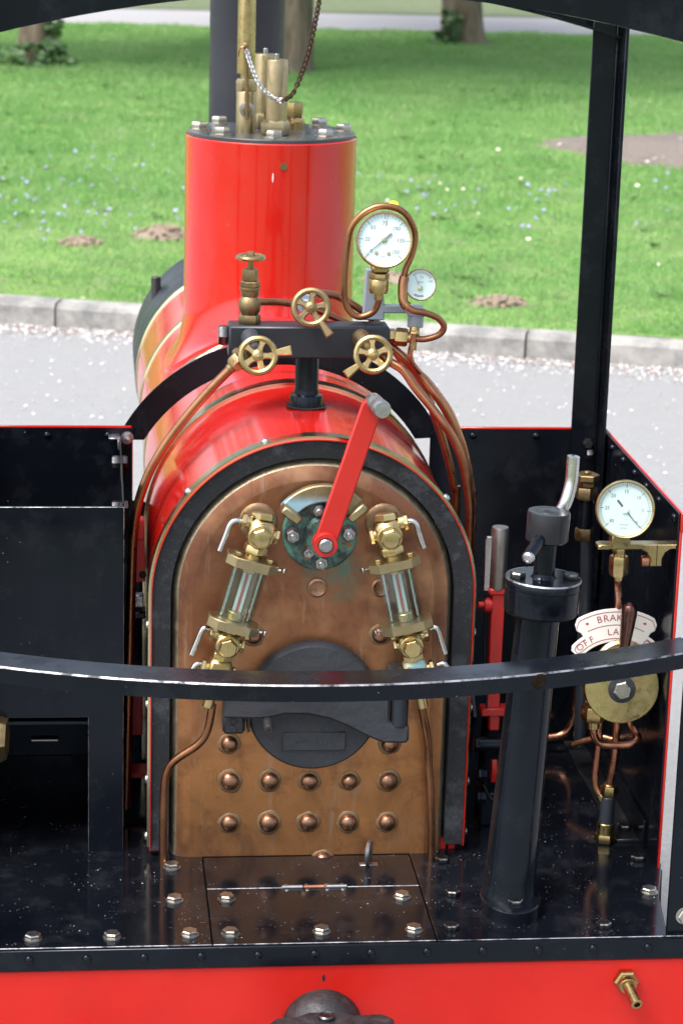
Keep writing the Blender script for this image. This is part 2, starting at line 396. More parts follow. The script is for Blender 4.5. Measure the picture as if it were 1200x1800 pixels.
# mulch bed, bare patches
mb = MB(); pts = []
for k in range(40):
    a = 2*math.pi*k/40; rr = 1+.08*math.sin(3*a)+.05*math.sin(7*a+1)
    pts.append((5.2+2.35*rr*math.cos(a), 12.75+1.45*rr*math.sin(a)))
vs_ = [(5.2,12.75,lawn_z(5.2,12.75)+.06)]+[(5.2+(x-5.2)*.9, 12.75+(y-12.75)*.9, lawn_z(x,y)+.05) for x,y in pts]+[(x,y,lawn_z(x,y)-.03) for x,y in pts]
mb.add(vs_, [(0,1+k,1+(k+1)%40) for k in range(40)]+[(1+k,41+k,41+(k+1)%40,1+(k+1)%40) for k in range(40)])
tag(mb.build('mulch_bed', MULCH), None, kind='structure')
def mound(x, y, rx, ry, h, label):
    mb = MB(); vs_ = []; na, nr = 28, 8
    ph = [random.uniform(0,6.28) for _ in range(4)]
    for j in range(nr+1):
        q = j/nr
        for i in range(na):
            a = 2*math.pi*i/na; k = 1+.16*math.sin(2*a+ph[0])+.12*math.sin(5*a+ph[1])
            X, Y = x+rx*q*k*math.cos(a), y+ry*q*k*math.sin(a)
            z = lawn_z(X, Y)-.012+.7*h*(1-q*q)*(1+.35*math.sin(9*a*q+ph[2])*q)+random.uniform(-.012,.012)*(1-q)+.012*(1-q)
            vs_.append((X, Y, z))
    mb.add(vs_, [(j*na+i, j*na+(i+1)%na, (j+1)*na+(i+1)%na, (j+1)*na+i) for j in range(nr) for i in range(na)])
    for k in range(70):
        a, q = random.uniform(0,6.283), random.random()**.6; X, Y = x+rx*q*math.cos(a)*1.05, y+ry*q*math.sin(a)*1.05; r = random.uniform(.006,.02)
        mb.lathe([(r*.5,-r*.6),(r,0),(r*.7,r*.6),(0,r*.75)], (X, Y, lawn_z(X,Y)+.7*h*max(0,1-q*q)), (random.uniform(-.4,.4), random.uniform(-.4,.4), 1), 5)
    tag(mb.build('molehill', SOILM, smooth=60), label, 'molehill', 'molehills on the lawn')
mound(-.40, 8.55, .12, .10, .05, 'small flat brown molehill left of the boiler, farther from the red dome')
mound(.03, 8.80, .17, .16, .08, 'brown molehill on the grass right beside the red dome')
mound(1.50, 6.92, .14, .10, .04, 'low bare earth molehill at the kerb left of the black post')
mound(1.10, 7.55, .16, .12, .045, 'bare earth molehill on grass right of the small gauge')

# grass blades, flowers, petals
def visible_x(y):                    # rough sides of the camera's view on the lawn, with a margin
    d = y+3.6
    return -.357+d*(-.06)-2.2, -.357+d*.27+2.4
mb = MB(); vs_ = []; fs_ = []
cnt = 0
while cnt < 400000:
    u = random.random(); y = 6.0*((PATHY/6.0)**u)
    x0, x1 = visible_x(y); x = random.uniform(x0, x1)
    d = (V((x, y))-K0).dot(KN)
    if d < .13: continue
    e = ((x-5.2)/2.2)**2+((y-12.75)/1.35)**2
    if e < 1.15 and random.random() > .03+max(0,(e-.72)*1.6): continue
    bare = min(((x+.40)/.13)**2+((y-8.55)/.11)**2, ((x-.03)/.18)**2+((y-8.80)/.17)**2, ((x-1.5)/.15)**2+((y-6.92)/.11)**2, ((x-1.1)/.17)**2+((y-7.55)/.13)**2)
    if bare < 1 and random.random() > .06: continue
    sc = max(1., (y+3.6)/11.)
    tuft = .5+.5*math.sin(x*5.1+math.sin(y*3.3)*2)*math.sin(y*4.3+1.7*math.sin(x*2.1))
    hgt = random.uniform(.012,.030)*(.6+.9*tuft)*min(sc,1.6); wd = random.uniform(.0035,.007)*sc
    a = random.uniform(0, 6.283); ln = random.uniform(0,.9)*hgt; b = random.uniform(0,6.283)
    z = lawn_z(x, y)-.004; dx, dy = math.cos(a)*wd, math.sin(a)*wd; k = len(vs_)
    vs_ += [(x-dx,y-dy,z),(x+dx,y+dy,z),(x+math.cos(b)*ln,y+math.sin(b)*ln,z+hgt)]
    fs_.append((k,k+1,k+2)); cnt += 1
mb.add(vs_, fs_); tag(mb.build('grass', BLADE, smooth=0, recalc=False), 'short green grass with longer tufts on the lawn', 'grass', kind='stuff')
def flowers(name, mats, n, rr, label, yr, hgt, patch=None, cat='flowers'):
    mb = MB(); c = 0
    while c < n:
        y = random.uniform(*yr)
        if patch:
            px, py, ps = random.choice(patch); x = random.gauss(px, ps); y = random.gauss(py, ps)
        else:
            x0, x1 = visible_x(y); x = random.uniform(x0, x1)
        if (V((x, y))-K0).dot(KN) < .16 or y > 24: continue
        z = lawn_z(x, y)+random.uniform(*hgt); r = rr*random.uniform(.7,1.2)
        ax = V((random.uniform(-.5,.5), random.uniform(-.9,.1), 1)).normalized()
        mb.lathe([(r*.3,-.001),(r,.004),(r*.9,.005),(0,.002)], (x,y,z), ax, 8)
        if len(mats) > 1: mb.lathe([(r*.36,.003),(r*.3,.006),(0,.007)], (x,y,z), ax, 6, 1)
        c += 1
    tag(mb.build(name, mats, smooth=0), label, cat, kind='stuff')
flowers('daisies', [DAISY, YEL], 55, .012, 'white daisies dotted over the lawn', (6.6,13), (.02,.045))
pt = [(-.75,10.4,.35),(-.4,9.6,.3),(-.2,11.2,.5),(.1,12.4,.6),(-.8,8.9,.25),(1.6,10.6,.4),(2.3,10.9,.5),(2.9,9.6,.5),(1.2,9.6,.3),(3.3,11.2,.5)]
flowers('violet_flowers', [VIOL], 170, .011, 'pale violet speedwell flowers in loose patches on the lawn', (8,13), (.012,.035), pt)
flowers('dandelion_flowers', [YEL], 5, .016, 'few yellow dandelion flowers in the grass', (10,20), (.03,.05))
mb = MB()
for k in range(260):
    y = 7+17*random.random()**1.3; x0, x1 = visible_x(y); x = random.uniform(x0, x1)
    if (V((x, y))-K0).dot(KN) < .2: continue
    for j in range(random.randint(5,8)):
        a = random.uniform(0,6.283); L = random.uniform(.03,.08); d = V((math.cos(a), math.sin(a), .35)); e = V((-math.sin(a), math.cos(a), 0))*L*.22
        b = V((x, y, lawn_z(x, y)+.008)); mb.add([b, b+d*L*.6+e, b+d*L, b+d*L*.6-e], [(0,1,2,3)])
tag(mb.build('lawn_weeds', LEAF, smooth=0, recalc=False), 'broad leaved weeds growing among the lawn grass', 'weeds', kind='stuff')
mb = MB()
for k in range(1800):
    a, q = random.uniform(0,6.283), random.random()**.5; x, y = 5.2+2.4*q*math.cos(a), 12.75+1.5*q*math.sin(a); r = random.uniform(.008,.024)
    if x > 6: continue
    ax = V((random.uniform(-.6,.6), random.uniform(-.8,.3), 1)).normalized(); X, Y, _ = frame(ax); c_ = V((x, y, lawn_z(x, y)+.055)); 
    mb.add([c_+X*r, c_+Y*r*.4, c_-X*r, c_-Y*r*.4], [(0,1,2,3)], 0 if random.random() < .9 else 1)
tag(mb.build('bark_chips', [MULCH, PETAL], smooth=0, recalc=False), 'loose bark chips and petals covering the mulch bed', 'bark chips', kind='stuff')
mb = MB()
for k in range(9000):
    if random.random() < .84: x, y = kp(random.uniform(-1,5), -abs(random.gauss(0,.13))-.005)
    else:
        y = random.uniform(3.2, 6.9); x = random.uniform(-1.6, 3.2)
        if (V((x,y))-K0).dot(KN) > -.02: continue
    r = random.uniform(.003,.0085); ax = V((random.uniform(-.5,.5), random.uniform(-.5,.5), 1)).normalized()
    X, Y, _ = frame(ax); m = 1 if random.random() < (.34 if (V((x,y))-K0).dot(KN) > -.2 else .04) else 0; q = V((x,y,GROUND+.005+r*.3))
    mb.add([q+X*r, q+Y*r*.7+ax*r*.3, q-X*r, q-Y*r*.7+ax*r*.3], [(0,1,2,3)], m)
tag(mb.build('fallen_petals', [PETAL, LITTER], smooth=0, recalc=False), 'white blossom petals and brown litter strewn along the kerb and road', 'petals', kind='stuff')

# trees (only the feet of the trunks are in the picture; the crowns shade the lawn)
def leaves(mb, c, rad, n, size, sq=1.):
    for k in range(n):
        d = V((random.gauss(0,1), random.gauss(0,1), random.gauss(0,1))).normalized()*rad*random.uniform(.35,1)**.5
        p = V(c)+V((d.x, d.y, d.z*sq)); ax = V((random.uniform(-1,1), random.uniform(-1,1), random.uniform(-.2,1))).normalized()
        X, Y, _ = frame(ax); s_ = size*random.uniform(.6,1.3)
        mb.add([p-X*s_*.5, p+Y*s_*.38+ax*s_*.08, p+X*s_*.6, p-Y*s_*.38+ax*s_*.08], [(0,1,2,3)])
def tree(x, y, r, lean, label, ivy=None):
    z = lawn_z(x, y)-.05; t = D.objects.new('tree', None); COL.objects.link(t); t.location = (x, y, z)
    tag(t, label, 'tree', 'trees across the lawn')
    mb = MB(); H = 4.2
    spine = [V((lean[0]*q+.05*math.sin(q*1.3), lean[1]*q, q)) for q in (0,.12,.3,.6,1.1,1.8,2.6,3.4,H)]
    mb.tube(spine, lambda q: r*(2.1-1.1*min(1,q*11)**.5)*(1-.45*q), 22, 3)
    for i, p in enumerate(mb.v):
        a = math.atan2(p[1]-lean[1]*p[2], p[0]-lean[0]*p[2]); f = 1+.05*math.sin(5*a+p[2]*2)+.03*math.sin(11*a+p[2]*5)+.12*max(0,.25-p[2])*math.sin(4*a+1)*4
        mb.v[i] = (lean[0]*p[2]+(p[0]-lean[0]*p[2])*f, lean[1]*p[2]+(p[1]-lean[1]*p[2])*f, p[2])
    trunk = mb.build('trunk', BARK, t, smooth=60)
    cl = MB()
    for k in range(9):
        a = k*2.4+random.random(); L = random.uniform(2.2,4.0); h0 = random.uniform(1.9,3.9)
        b = spine[-1]*(h0/H); e = b+V((math.cos(a)*L, math.sin(a)*L, random.uniform(.6,1.8)))
        lm = MB().tube([b, (b+e)/2+V((0,0,.25)), e], lambda q: r*.42*(1-.75*q), 8, 4); lm.build('limb', BARK, trunk)
        leaves(cl, e, 1.6, 240, .26, .75)
        leaves(cl, (b+e)/2+V((0,0,.9)), 1.2, 150, .24, .75)
    leaves(cl, spine[-1]+V((0,0,1.2)), 2.4, 600, .26, .9)
    cl.build('crown', LEAF, t, smooth=0, recalc=False)
    if ivy:
        iv = MB()
        for (ix, iy, iz, ir, n) in ivy: leaves(iv, (ix, iy, iz), ir, n, .085, .9)
        iv.build('ivy', IVY, t, 'dark green ivy growing round the foot of the trunk', smooth=0, recalc=False)
tree(-.91, 19.6, .17, (.02,0), 'pale slim tree trunk at upper left with bushy ivy at its foot',
     [(.18,-.1,.18,.16,90),(.05,-.2,.05,.28,160),(-.25,-.2,.05,.22,90),(.18,-.05,.42,.12,50),(.28,-.25,.02,.2,80)])
tree(1.56, 19.6, .235, (-.01,0), 'dark tree trunk half hidden behind the black chimney')
tree(3.90, 23.7, .26, (-.12,0), 'rough leaning tree trunk right of the chimney with ivy sprouting at its left foot',
     [(-.2,-.25,.15,.13,70),(-.18,-.26,.34,.12,60),(-.26,-.2,.04,.18,60)])

# ================================================================== LOCOMOTIVE
LOCO = D.objects.new('steam_locomotive', None); COL.objects.link(LOCO); LOCO.location = (0, 0, GROUND)
tag(LOCO, 'small red and black steam locomotive with copper boiler backhead, seen from its cab', 'locomotive')
def P(name, mb, mats, label=None, parent=None, smooth=38): return mb.build(name, mats, parent or LOCO, label, smooth)
ZA = .447                                        # height of the boiler's axis
def arch(r, n=40, z0=0.):
    p = [(-r, z0+(ZA-z0)*i/6) for i in range(6)]
    p += [(-r*math.cos(math.pi*i/n), ZA+r*math.sin(math.pi*i/n)) for i in range(n+1)]
    p += [(r, ZA-(ZA-z0)*(i+1)/6) for i in range(6)]
    return p
def arch_sweep(mb, prof, z0=0., m=0, close=False):
    # prof: list of (radius, Y); sweeps the profile along the arch
    L = [[(x, Y, z) for x, z in arch(r, 48, z0)] for r, Y in prof]; n = len(L[0])
    vs = [p for l in L for p in l]; fs = []
    for i in range(len(L) if close else len(L)-1):
        j = (i+1) % len(L)
        for k in range(n-1): fs.append((i*n+k, i*n+k+1, j*n+k+1, j*n+k))
    if close: fs += [[i*n for i in range(len(L))], [i*n+n-1 for i in range(len(L))][::-1]]
    return mb.add(vs, fs, m)

# --- boiler
mb = MB(); arch_sweep(mb, [(.2605,.0),(.2605,.525),(.2588,.525),(.2588,.0)], .012, close=True)
fb = P('firebox_cladding', mb, RED, 'glossy red sheet cladding arched over the firebox')
mb = MB(); arch_sweep(mb, [(.2645,.008),(.2645,.034),(.2606,.034),(.2606,.008)], .015, close=True)
bd = P('brass_band', mb, BAND, 'polished brass band round the cab end of the red cladding', fb)
mb = MB(); arch_sweep(mb, [(.2645,.405),(.2645,.440),(.2607,.440),(.2607,.405)], .015, close=True); P('brass_band', mb, BAND, None, fb)
scr = MB().lathe([(.0075,0),(.0072,.002),(.005,.0045),(0,.0055)], (0,0,0), (0,0,1), 14).build('screw', BOLT); sm_ = scr.data; D.objects.remove(scr)
for a in (108, 140, 37, 75):
    link('screw', sm_, fb, None, (.2645*math.cos(R(a)), .021, ZA+.2645*math.sin(R(a))), along((math.cos(R(a)),0,math.sin(R(a)))))
for sx, zs in ((-1,(.395,.26,.13,.03)),(1,(.38,.25,.12,.03))):
    for z in zs: link('screw', sm_, fb, None, (sx*.2645,.021,z), along((sx,0,0)))
mb = MB(); arch_sweep(mb, [(.2583,.003),(.2583,.06),(.2290,.06),(.2290,.006)], .014, close=True)
P('lagging', mb, FELT, 'dark grey felt lagging ring between cladding and copper')
mb = MB(); prof = [(.2275,.05),(.2265,.028),(.2235,.015),(.2165,.0065)]
arch_sweep(mb, prof, 0, 0); n0_ = len(arch(.2,48))
prof2 = [(.2165,.0065),(.206,.0018),(.194,0)]; arch_sweep(mb, prof2, 0, 1)
pl = [(x, 0, z) for x, z in arch(.194, 48)]; mb.add(pl, [list(range(len(pl)))], 1)
bh = P('backhead', mb, [FLANGE, COPPER], 'copper boiler backhead plate with brown heat patina')
mb = MB().lathe([(.0212,0),(.0200,.0010),(.0155,.0016)], (0,0,0), (0,0,1), 24, 1)
mb.lathe([(.0152,0),(.0148,.004),(.0125,.0085),(.0080,.0118),(.003,.013),(0,.0131)], (0,0,.001), (0,0,1), 24, 0)
for i in range(48):
    p = V(mb.v[i]); f = 1+.05*math.sin(2*i*.2618+1)+.03*math.sin(5*i*.2618)-.04; mb.v[i] = (p.x*f, p.y*f, p.z)
s_ = mb.build('stay', [STAY, SOLD]); stay_m = s_.data; D.objects.remove(s_)
for (x, z) in [(-.132,.198),(.131,.195),(-.130,.133),(-.065,.133),(0,.131),(.066,.131),(.131,.130),(-.130,.059),(-.065,.059),(0,.059),(.066,.058),(.131,.057),(.109,.383),(-.096,.384),(.026,-.008)]:
    o = link('stay', stay_m, bh, None, (x,-.0005,z), along((random.uniform(-.03,.03),-1,random.uniform(-.03,.03)), random.uniform(0,6)))
    q = random.uniform(.88,1.04); o.scale = (q, q, random.uniform(.8,1.05))
for (x, z) in [(.005,.463),(.107,.463)]:
    P('plug', MB().lathe([(.0165,0),(.016,.003),(.0125,.0045),(.0115,.0038),(0,.0035)], (x,0,z), (0,-1,0), 24), STAY, None, bh)
mb = MB(); prof = [(.2495,.50),(.2505,.51),(.2505,1.70)]
mb.lathe(prof, (0,0,ZA), (0,1,0), 72); br = P('boiler_barrel', mb, RED, 'long glossy red cylindrical boiler barrel')
for Y, wd in ((.905,.03),(1.335,.03),(1.69,.035)):
    mb = MB().lathe([(.2507,0),(.2535,.002),(.2535,wd-.002),(.2507,wd)], (0,Y,ZA), (0,1,0), 72, closed=True); P('brass_band', mb, BAND, None, br)
mb = MB().lathe([(.2,1.70),(.2545,1.722),(.2545,2.03),(.245,2.04),(.19,2.05),(.17,2.07),(0,2.085)], (0,0,ZA), (0,1,0), 72)
sb = P('smokebox', mb, SATIN, 'black smokebox drum at the far end of the boiler')
CHY = 1.88
mb = MB().lathe([(.115,.66),(.10,.70),(.0875,.75),(.0855,.80),(.0855,1.50),(.10,1.52),(.104,1.56),(.095,1.58),(.074,1.58),(.074,1.2),(0,1.2)], (0,CHY,0), (0,0,1), 40)
P('chimney', mb, paint('chimney_black', (.020,.025,.033), (.034,.039,.047), .45, (), 0, None, .05, .4), 'tall plain black chimney tube behind the dome')
P('handrail_post', MB().cyl((-.203,1.90,.50),(-.203,1.90,.640),.0115,16), BOLTD, 'short dark upright stub beside the smokebox')

# --- dome with saddle
DY, DR = 1.096, .1700
mb = MB(); seg = 96; vs_ = []
def cylz(x): return ZA+math.sqrt(max(.2505**2-x*x, .0004))
rows = 9
for j in range(rows):
    q = j/(rows-1); r = .206-.036*q**.55; 
    for k in range(seg):
        a = 2*math.pi*k/seg; ca, sa = math.cos(a), math.sin(a)
        e = 1+.06*abs(ca*sa)*2*(1-q)                      # squarer foot
        x, y = r*e*ca, r*e*sa; vs_.append((x, DY+y, cylz(x)+.009+.070*q**2.2))
for zz in (.86,.95,1.0,1.062): vs_ += [(DR*math.cos(2*math.pi*k/seg), DY+DR*math.sin(2*math.pi*k/seg), zz) for k in range(seg)]
vs_ += [((DR-.002)*math.cos(2*math.pi*k/seg), DY+(DR-.002)*math.sin(2*math.pi*k/seg), 1.064) for k in range(seg)]
edge = [(v[0], v[1], v[2]-.012) for v in vs_[:seg]]; vs_ = edge+vs_; nr = len(vs_)//seg
mb.add(vs_, [(j*seg+k, j*seg+(k+1)%seg, (j+1)*seg+(k+1)%seg, (j+1)*seg+k) for j in range(nr-1) for k in range(seg)]+[[(nr-1)*seg+k for k in range(seg)]])
dome = P('dome_casing', mb, RED, 'tall glossy red cylindrical dome casing flared onto the boiler', smooth=30)
P('top_plate', MB().lathe([(.166,1.0645),(.166,1.070),(.1645,1.0715),(0,1.0715)], (0,DY,0), (0,0,1), 64), paint('dome_top_black', (.03,.034,.04), (.06,.065,.072), .3, [(100,.2,.3,(.2,.2,.2))], .2), 'worn black dome top plate', dome)
P('screw_hole', MB().lathe([(.0075,0),(.0075,.0012),(.0045,.0013),(.0045,-.004),(0,-.004)], (.012,DY-DR+.0004,1.022), (.07,-1,0), 16), BRASSO, None, dome)
P('paint_chip', MB().lathe([(.0022,0),(.0018,.0004),(0,.0005)], (-.008,DY-DR-.0001,1.000), (0,-1,0), 8, sx=.6, sy=4.5), CREAM, None, dome)
mb = MB().lathe([(.0225,0),(.0225,.0025),(.011,.003)], (0,0,0), (0,0,1), 20); mb.hexa((0,0,.0025),(0,0,.0165),.0165)
b_ = mb.build('bolt', BOLT); dbolt = b_.data; D.objects.remove(b_)
for k in range(8):
    a = R(-92+45*k+(5 if k in (6,) else 0)); link('bolt', dbolt, dome, None, (.143*math.cos(a), DY+.143*math.sin(a), 1.0715), along((0,0,1), random.uniform(0,1)))
def safety_valve(x, y, label):
    mb = MB().hexa((x,y,1.072),(x,y,1.101),.0285); mb.lathe([(.0225,1.1),(.0225,1.215),(.0215,1.217),(.006,1.217),(0,1.217)], (x,y,0), (0,0,1), 28)
    o = P('safety_valve', mb, BRASSP, label); P('spindle', MB().cyl((x,y,1.216),(x,y,1.228),.0045,12), STEEL, None, o)
safety_valve(.002, 1.02, 'brass cylindrical safety valve on the dome, nearer of two')
safety_valve(-.010, 1.155, 'brass cylindrical safety valve behind its twin')
mb = MB().hexa((.05,1.14,1.072),(.05,1.14,1.094),.0185); mb.hexa((.05,1.14,1.094),(.05,1.14,1.124),.0175, a0=.3); mb.lathe([(.0205,1.0715),(.0205,1.085),(.017,1.087)], (.05,1.14,0), (0,0,1), 24)
P('hexagon_plug', mb, BRASS, 'short brass hexagon plug right of the safety valves')
mb = MB().lathe([(.0195,1.0715),(.0195,1.150),(.0185,1.1515)], (-.053,1.06,0), (0,0,1), 28); mb.hexa((-.053,1.06,1.151),(-.053,1.06,1.176),.0205); mb.cyl((-.053,1.06,1.17),(-.053,1.06,1.19),.012)
wv = P('whistle_valve', mb, BRASSP, 'brass whistle valve body standing on the dome')
P('whistle', MB().lathe([(.0175,1.186),(.0175,1.44),(.015,1.45),(0,1.45)], (-.0545,1.06,0), (0,0,1), 28), BRASSB, 'upright brass whistle tube', wv)
mb = MB().lathe([(.0145,0),(.0145,.012),(.009,.013)], (-.053,1.042,1.118), (0,-1,0), 20); P('boss', mb, STEEL, None, wv)
mb = MB().tube([(-.053,1.026,1.10),(-.054,1.026,1.15),(-.0575,1.027,1.238)], .0042, 8, 4); mb.lathe([(.009,0),(.009,.006),(.004,.007)], (-.053,1.03,1.118), (0,-1,0), 16)
mb.lathe([(.0065,0),(.0065,.006),(.003,.008)], (-.058,1.03,1.241), (0,-1,0), 12)
P('whistle_lever', mb, BRASSO, 'thin upright whistle lever with an eye at its foot', wv)
# pull chain: linked wire, bright at the whistle and rusty beyond
ch = D.objects.new('pull_chain', None); COL.objects.link(ch); ch.location = (0,0,0)
tag(ch, 'thin whistle pull chain sagging from the whistle lever, silver then rusty', 'chain')
cpts = [V(q) for q in [(-.057,1.022,1.238),(-.050,1.010,1.211),(-.033,.985,1.172),(-.012,.975,1.150),(.006,.972,1.143),(.020,.972,1.148),(.034,.975,1.162),(.054,.98,1.214),(.067,.98,1.268),(.078,.98,1.332),(.086,.98,1.40)]]
dense = []
for i in range(len(cpts)-1):
    p0 = cpts[max(i-1,0)]; p1 = cpts[i]; p2 = cpts[i+1]; p3 = cpts[min(i+2,len(cpts)-1)]
    for k in range(40):
        t_ = k/40; dense.append(.5*((2*p1)+(p2-p0)*t_+(2*p0-5*p1+4*p2-p3)*t_*t_+(3*p1-p0-3*p2+p3)*t_**3))
A_, B_ = MB(), MB(); acc = 0; k = 0
for i in range(1, len(dense)):
    acc += (dense[i]-dense[i-1]).length
    if acc > .0046:
        acc = 0; k += 1; T_ = (dense[i]-dense[i-1]).normalized(); X, Y, _ = frame(T_)
        nrm = X if k % 2 else Y; oth = T_.cross(nrm)
        pts = [dense[i]+T_*(.0052*math.cos(a))+oth*(.0040*math.sin(a)) for a in [2*math.pi*j/8 for j in range(9)]]
        (A_ if dense[i].x < .012 else B_).tube(pts, .0015, 5, 1)
A_.build('silver_links', NICKEL, ch, 'bright silver links'); B_.build('rusty_links', RUST, ch, 'dark rusty links')
P('wire_tie', MB().tube([(-.072,1.02,1.222),(-.070,1.018,1.235),(-.062,1.016,1.240),(-.055,1.018,1.236)], .0014, 6, 4), COPNEW, 'twist of copper wire on the whistle lever', wv)

# --- turret manifold above the firebox
mb = MB().box((.003,.24,.820),(.266,.056,.054),.003)
tm = P('manifold_block', mb, SATIN, 'black rectangular steam manifold block on a round pillar')
P('pillar', MB().lathe([(.0275,.700),(.0275,.727),(.0268,.7282),(.0212,.730),(.0205,.734),(.0195,.738),(.0195,.794)], (.002,.238,0), (0,0,1), 36), BLK, 'black round pillar with collar', tm)
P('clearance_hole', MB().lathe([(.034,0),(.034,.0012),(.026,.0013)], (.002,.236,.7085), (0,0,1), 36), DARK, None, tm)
mb = MB().hexa((-.131,.24,.827),(-.146,.24,.827),.018); P('end_plug', mb, BOLTD, 'black hexagon end plug', tm)
mb = MB().hexa((.136,.232,.829),(.149,.232,.829),.0125, a0=.2); mb.hexa((.148,.232,.828),(.168,.228,.827),.0155, a0=.3); mb.cyl((.166,.228,.827),(.180,.226,.826),.0085)
P('union_nut', mb, BRASS, 'brass union nuts at the right end', tm)
def handwheel(c, base, tail, label, mat, rim=.0275, nsp=5, a0=0., stem=BRASSO, n=(-.10,-.95,.26)):
    n = V(n).normalized(); x, y, a = frame(n); c = V(c); base = V(base)
    mb = MB().lathe([(rim+.0054*math.cos(q), .0050*math.sin(q)) for q in [2*math.pi*i/8 for i in range(8)]], c, n, 36, closed=True)
    mb.lathe([(.010,-.006),(.0105,.002),(.008,.005),(.0035,.006),(.003,.009),(0,.009)], c, n, 20)
    for k in range(nsp):
        t_ = a0+2*math.pi*k/nsp; d = x*math.cos(t_)+y*math.sin(t_)
        e_ = a.cross(d); mb.prism([(.006,-.0062),(.012,-.0048),(.017,-.0046),(.022,-.0062),(rim,-.0125),(rim,.0125),(.022,.0062),(.017,.0046),(.012,.0048),(.006,.0062)], c-a*.003, d, e_, .006, 0, .0016)
    if tail is not None:
        e = V(tail); d = (e-c).normalized(); d = (d-a*d.dot(a)).normalized(); L = (e-c).length-rim; sd_ = a.cross(d)
        mb.prism([(0,-.0045),(L,-.0078),(L,.0078),(0,.0045)], c+d*rim-a*.004, d, sd_, .009, 0, .002)
    o = P('handwheel', mb, mat, label)
    d = (c-base); s1 = MB().cyl(base, base+d*.45, .0155, 20); s1.cyl(base+d*.4, c-a*.002, .0085, 16)
    P('valve_stem', s1, stem, None, o)
    return o
hl = handwheel((-.087,.14,.813), (-.096,.212,.830), (-.033,.14,.822), 'brass spoked handwheel on the left front of the manifold', BRASS, stem=COAL)
handwheel((.100,.14,.816), (.087,.212,.830), (.056,.14,.781), 'brass spoked handwheel on the right front of the manifold', BRASS, a0=.4, stem=BRASSO)
ht = handwheel((-.001,.16,.889), (-.010,.232,.886), (.0305,.155,.843), 'dull brass handwheel in the middle above the manifold', BRASSO, a0=.2, stem=GREY)
mb = MB().hexa((-.113,.168,.803),(-.126,.170,.789),.0155); mb.hexa((-.108,.178,.806),(-.116,.172,.799),.018); mb.cyl((-.124,.17,.791),(-.131,.17,.783),.009)
mb.cyl((-.096,.20,.823),(-.112,.172,.805),.012); P('union_nut', mb, BRASSO, 'brass union below the left handwheel', hl)
mb = MB(); gx, gy = -.095, .24
mb.hexa((gx,gy,.847),(gx,gy,.862),.0185); mb.lathe([(.012,.861),(.0175,.868),(.0192,.877),(.0175,.887),(.0135,.892),(.015,.896),(.0155,.903),(.017,.904),(.017,.907),(.0155,.908)], (gx,gy,0), (0,0,1), 28)
mb.hexa((gx,gy,.908),(gx,gy,.918),.0165); mb.hexa((gx,gy,.919),(gx,gy,.938),.0135); mb.cyl((gx,gy,.936),(gx,gy,.957),.005); mb.lathe([(.008,.955),(.009,.958),(.006,.966),(0,.968)], (gx,gy,0), (0,0,1), 6)
gv = P('globe_valve', mb, BRASSO, 'upright brass globe valve on the left end of the manifold')
mb = MB().lathe([(.0200+.0050*math.cos(q), .0045*math.sin(q)) for q in [2*math.pi*i/8 for i in range(8)]], (gx,gy,.957), (0,0,1), 30, closed=True)
for k in range(4):
    a = R(45+90*k); d = V((math.cos(a),math.sin(a),0)); mb.box(V((gx,gy,.957))+d*.011, (.018,.007,.005), .002, (d, V((0,0,1)).cross(d), V((0,0,1))))
    mb.lathe([(.006,-.003),(.0065,0),(.006,.003)], V((gx,gy,.957))+d*.0195, (0,0,1), 10)
P('handwheel', mb, BRASS, None, gv)
def pipe(pts, r, label, mat=COPPIPE, name='copper_pipe', parent=None): return P(name, MB().tube(pts, r, 12, 6), mat, label, parent)
pipe([(-.083,.25,.881),(-.045,.27,.877),(-.016,.275,.872),(.022,.28,.862),(.075,.285,.838)], .0062, 'copper pipe from globe valve sloping behind the middle handwheel')
pipe([(-.002,.235,.886),(.018,.262,.893),(.052,.285,.886),(.076,.285,.874),(.101,.285,.858),(.135,.285,.83)], .0068, 'copper pipe curving down right behind the manifold')
pipe([(-.128,.17,.786),(-.162,.17,.750),(-.198,.17,.707),(-.233,.17,.659),(-.261,.17,.608),(-.278,.17,.557),(-.285,.17,.508),(-.288,.17,.444),(-.292,.17,.244),(-.296,.17,.018)], .0078, 'long copper pipe bending down the left side of the firebox')
pipe([(.112,.20,.806),(.122,.215,.797),(.137,.22,.788),(.160,.21,.775),(.180,.20,.748),(.205,.19,.719),(.227,.18,.691),(.246,.18,.662),(.262,.18,.624),(.272,.18,.577),(.278,.18,.510),(.28,.18,.30),(.28,.18,.02)], .0076, 'copper pipe curving from the right handwheel down beside the firebox')
pipe([(.128,.25,.822),(.150,.245,.803),(.172,.24,.784),(.196,.24,.757),(.219,.23,.729),(.240,.23,.697),(.256,.23,.665),(.268,.23,.625),(.281,.23,.576),(.287,.23,.495),(.288,.23,.02)], .0072, 'middle copper pipe of the bundle right of the firebox')
pipe([(.128,.265,.828),(.143,.27,.812),(.164,.27,.781),(.189,.27,.754),(.210,.27,.722),(.223,.27,.688),(.237,.27,.651),(.253,.27,.601),(.264,.27,.553),(.268,.27,.515),(.27,.27,.02)], .0072, 'inner copper pipe of the bundle, passing behind the others')
pipe([(.176,.22,.835),(.176,.22,.825),(.172,.22,.798),(.183,.23,.775),(.208,.25,.750),(.229,.25,.724),(.248,.25,.697),(.264,.25,.662),(.278,.25,.623),(.290,.25,.569),(.296,.25,.490),(.297,.25,.02)], .0048, 'thin reddish copper pipe from the small gauge', COPNEW)

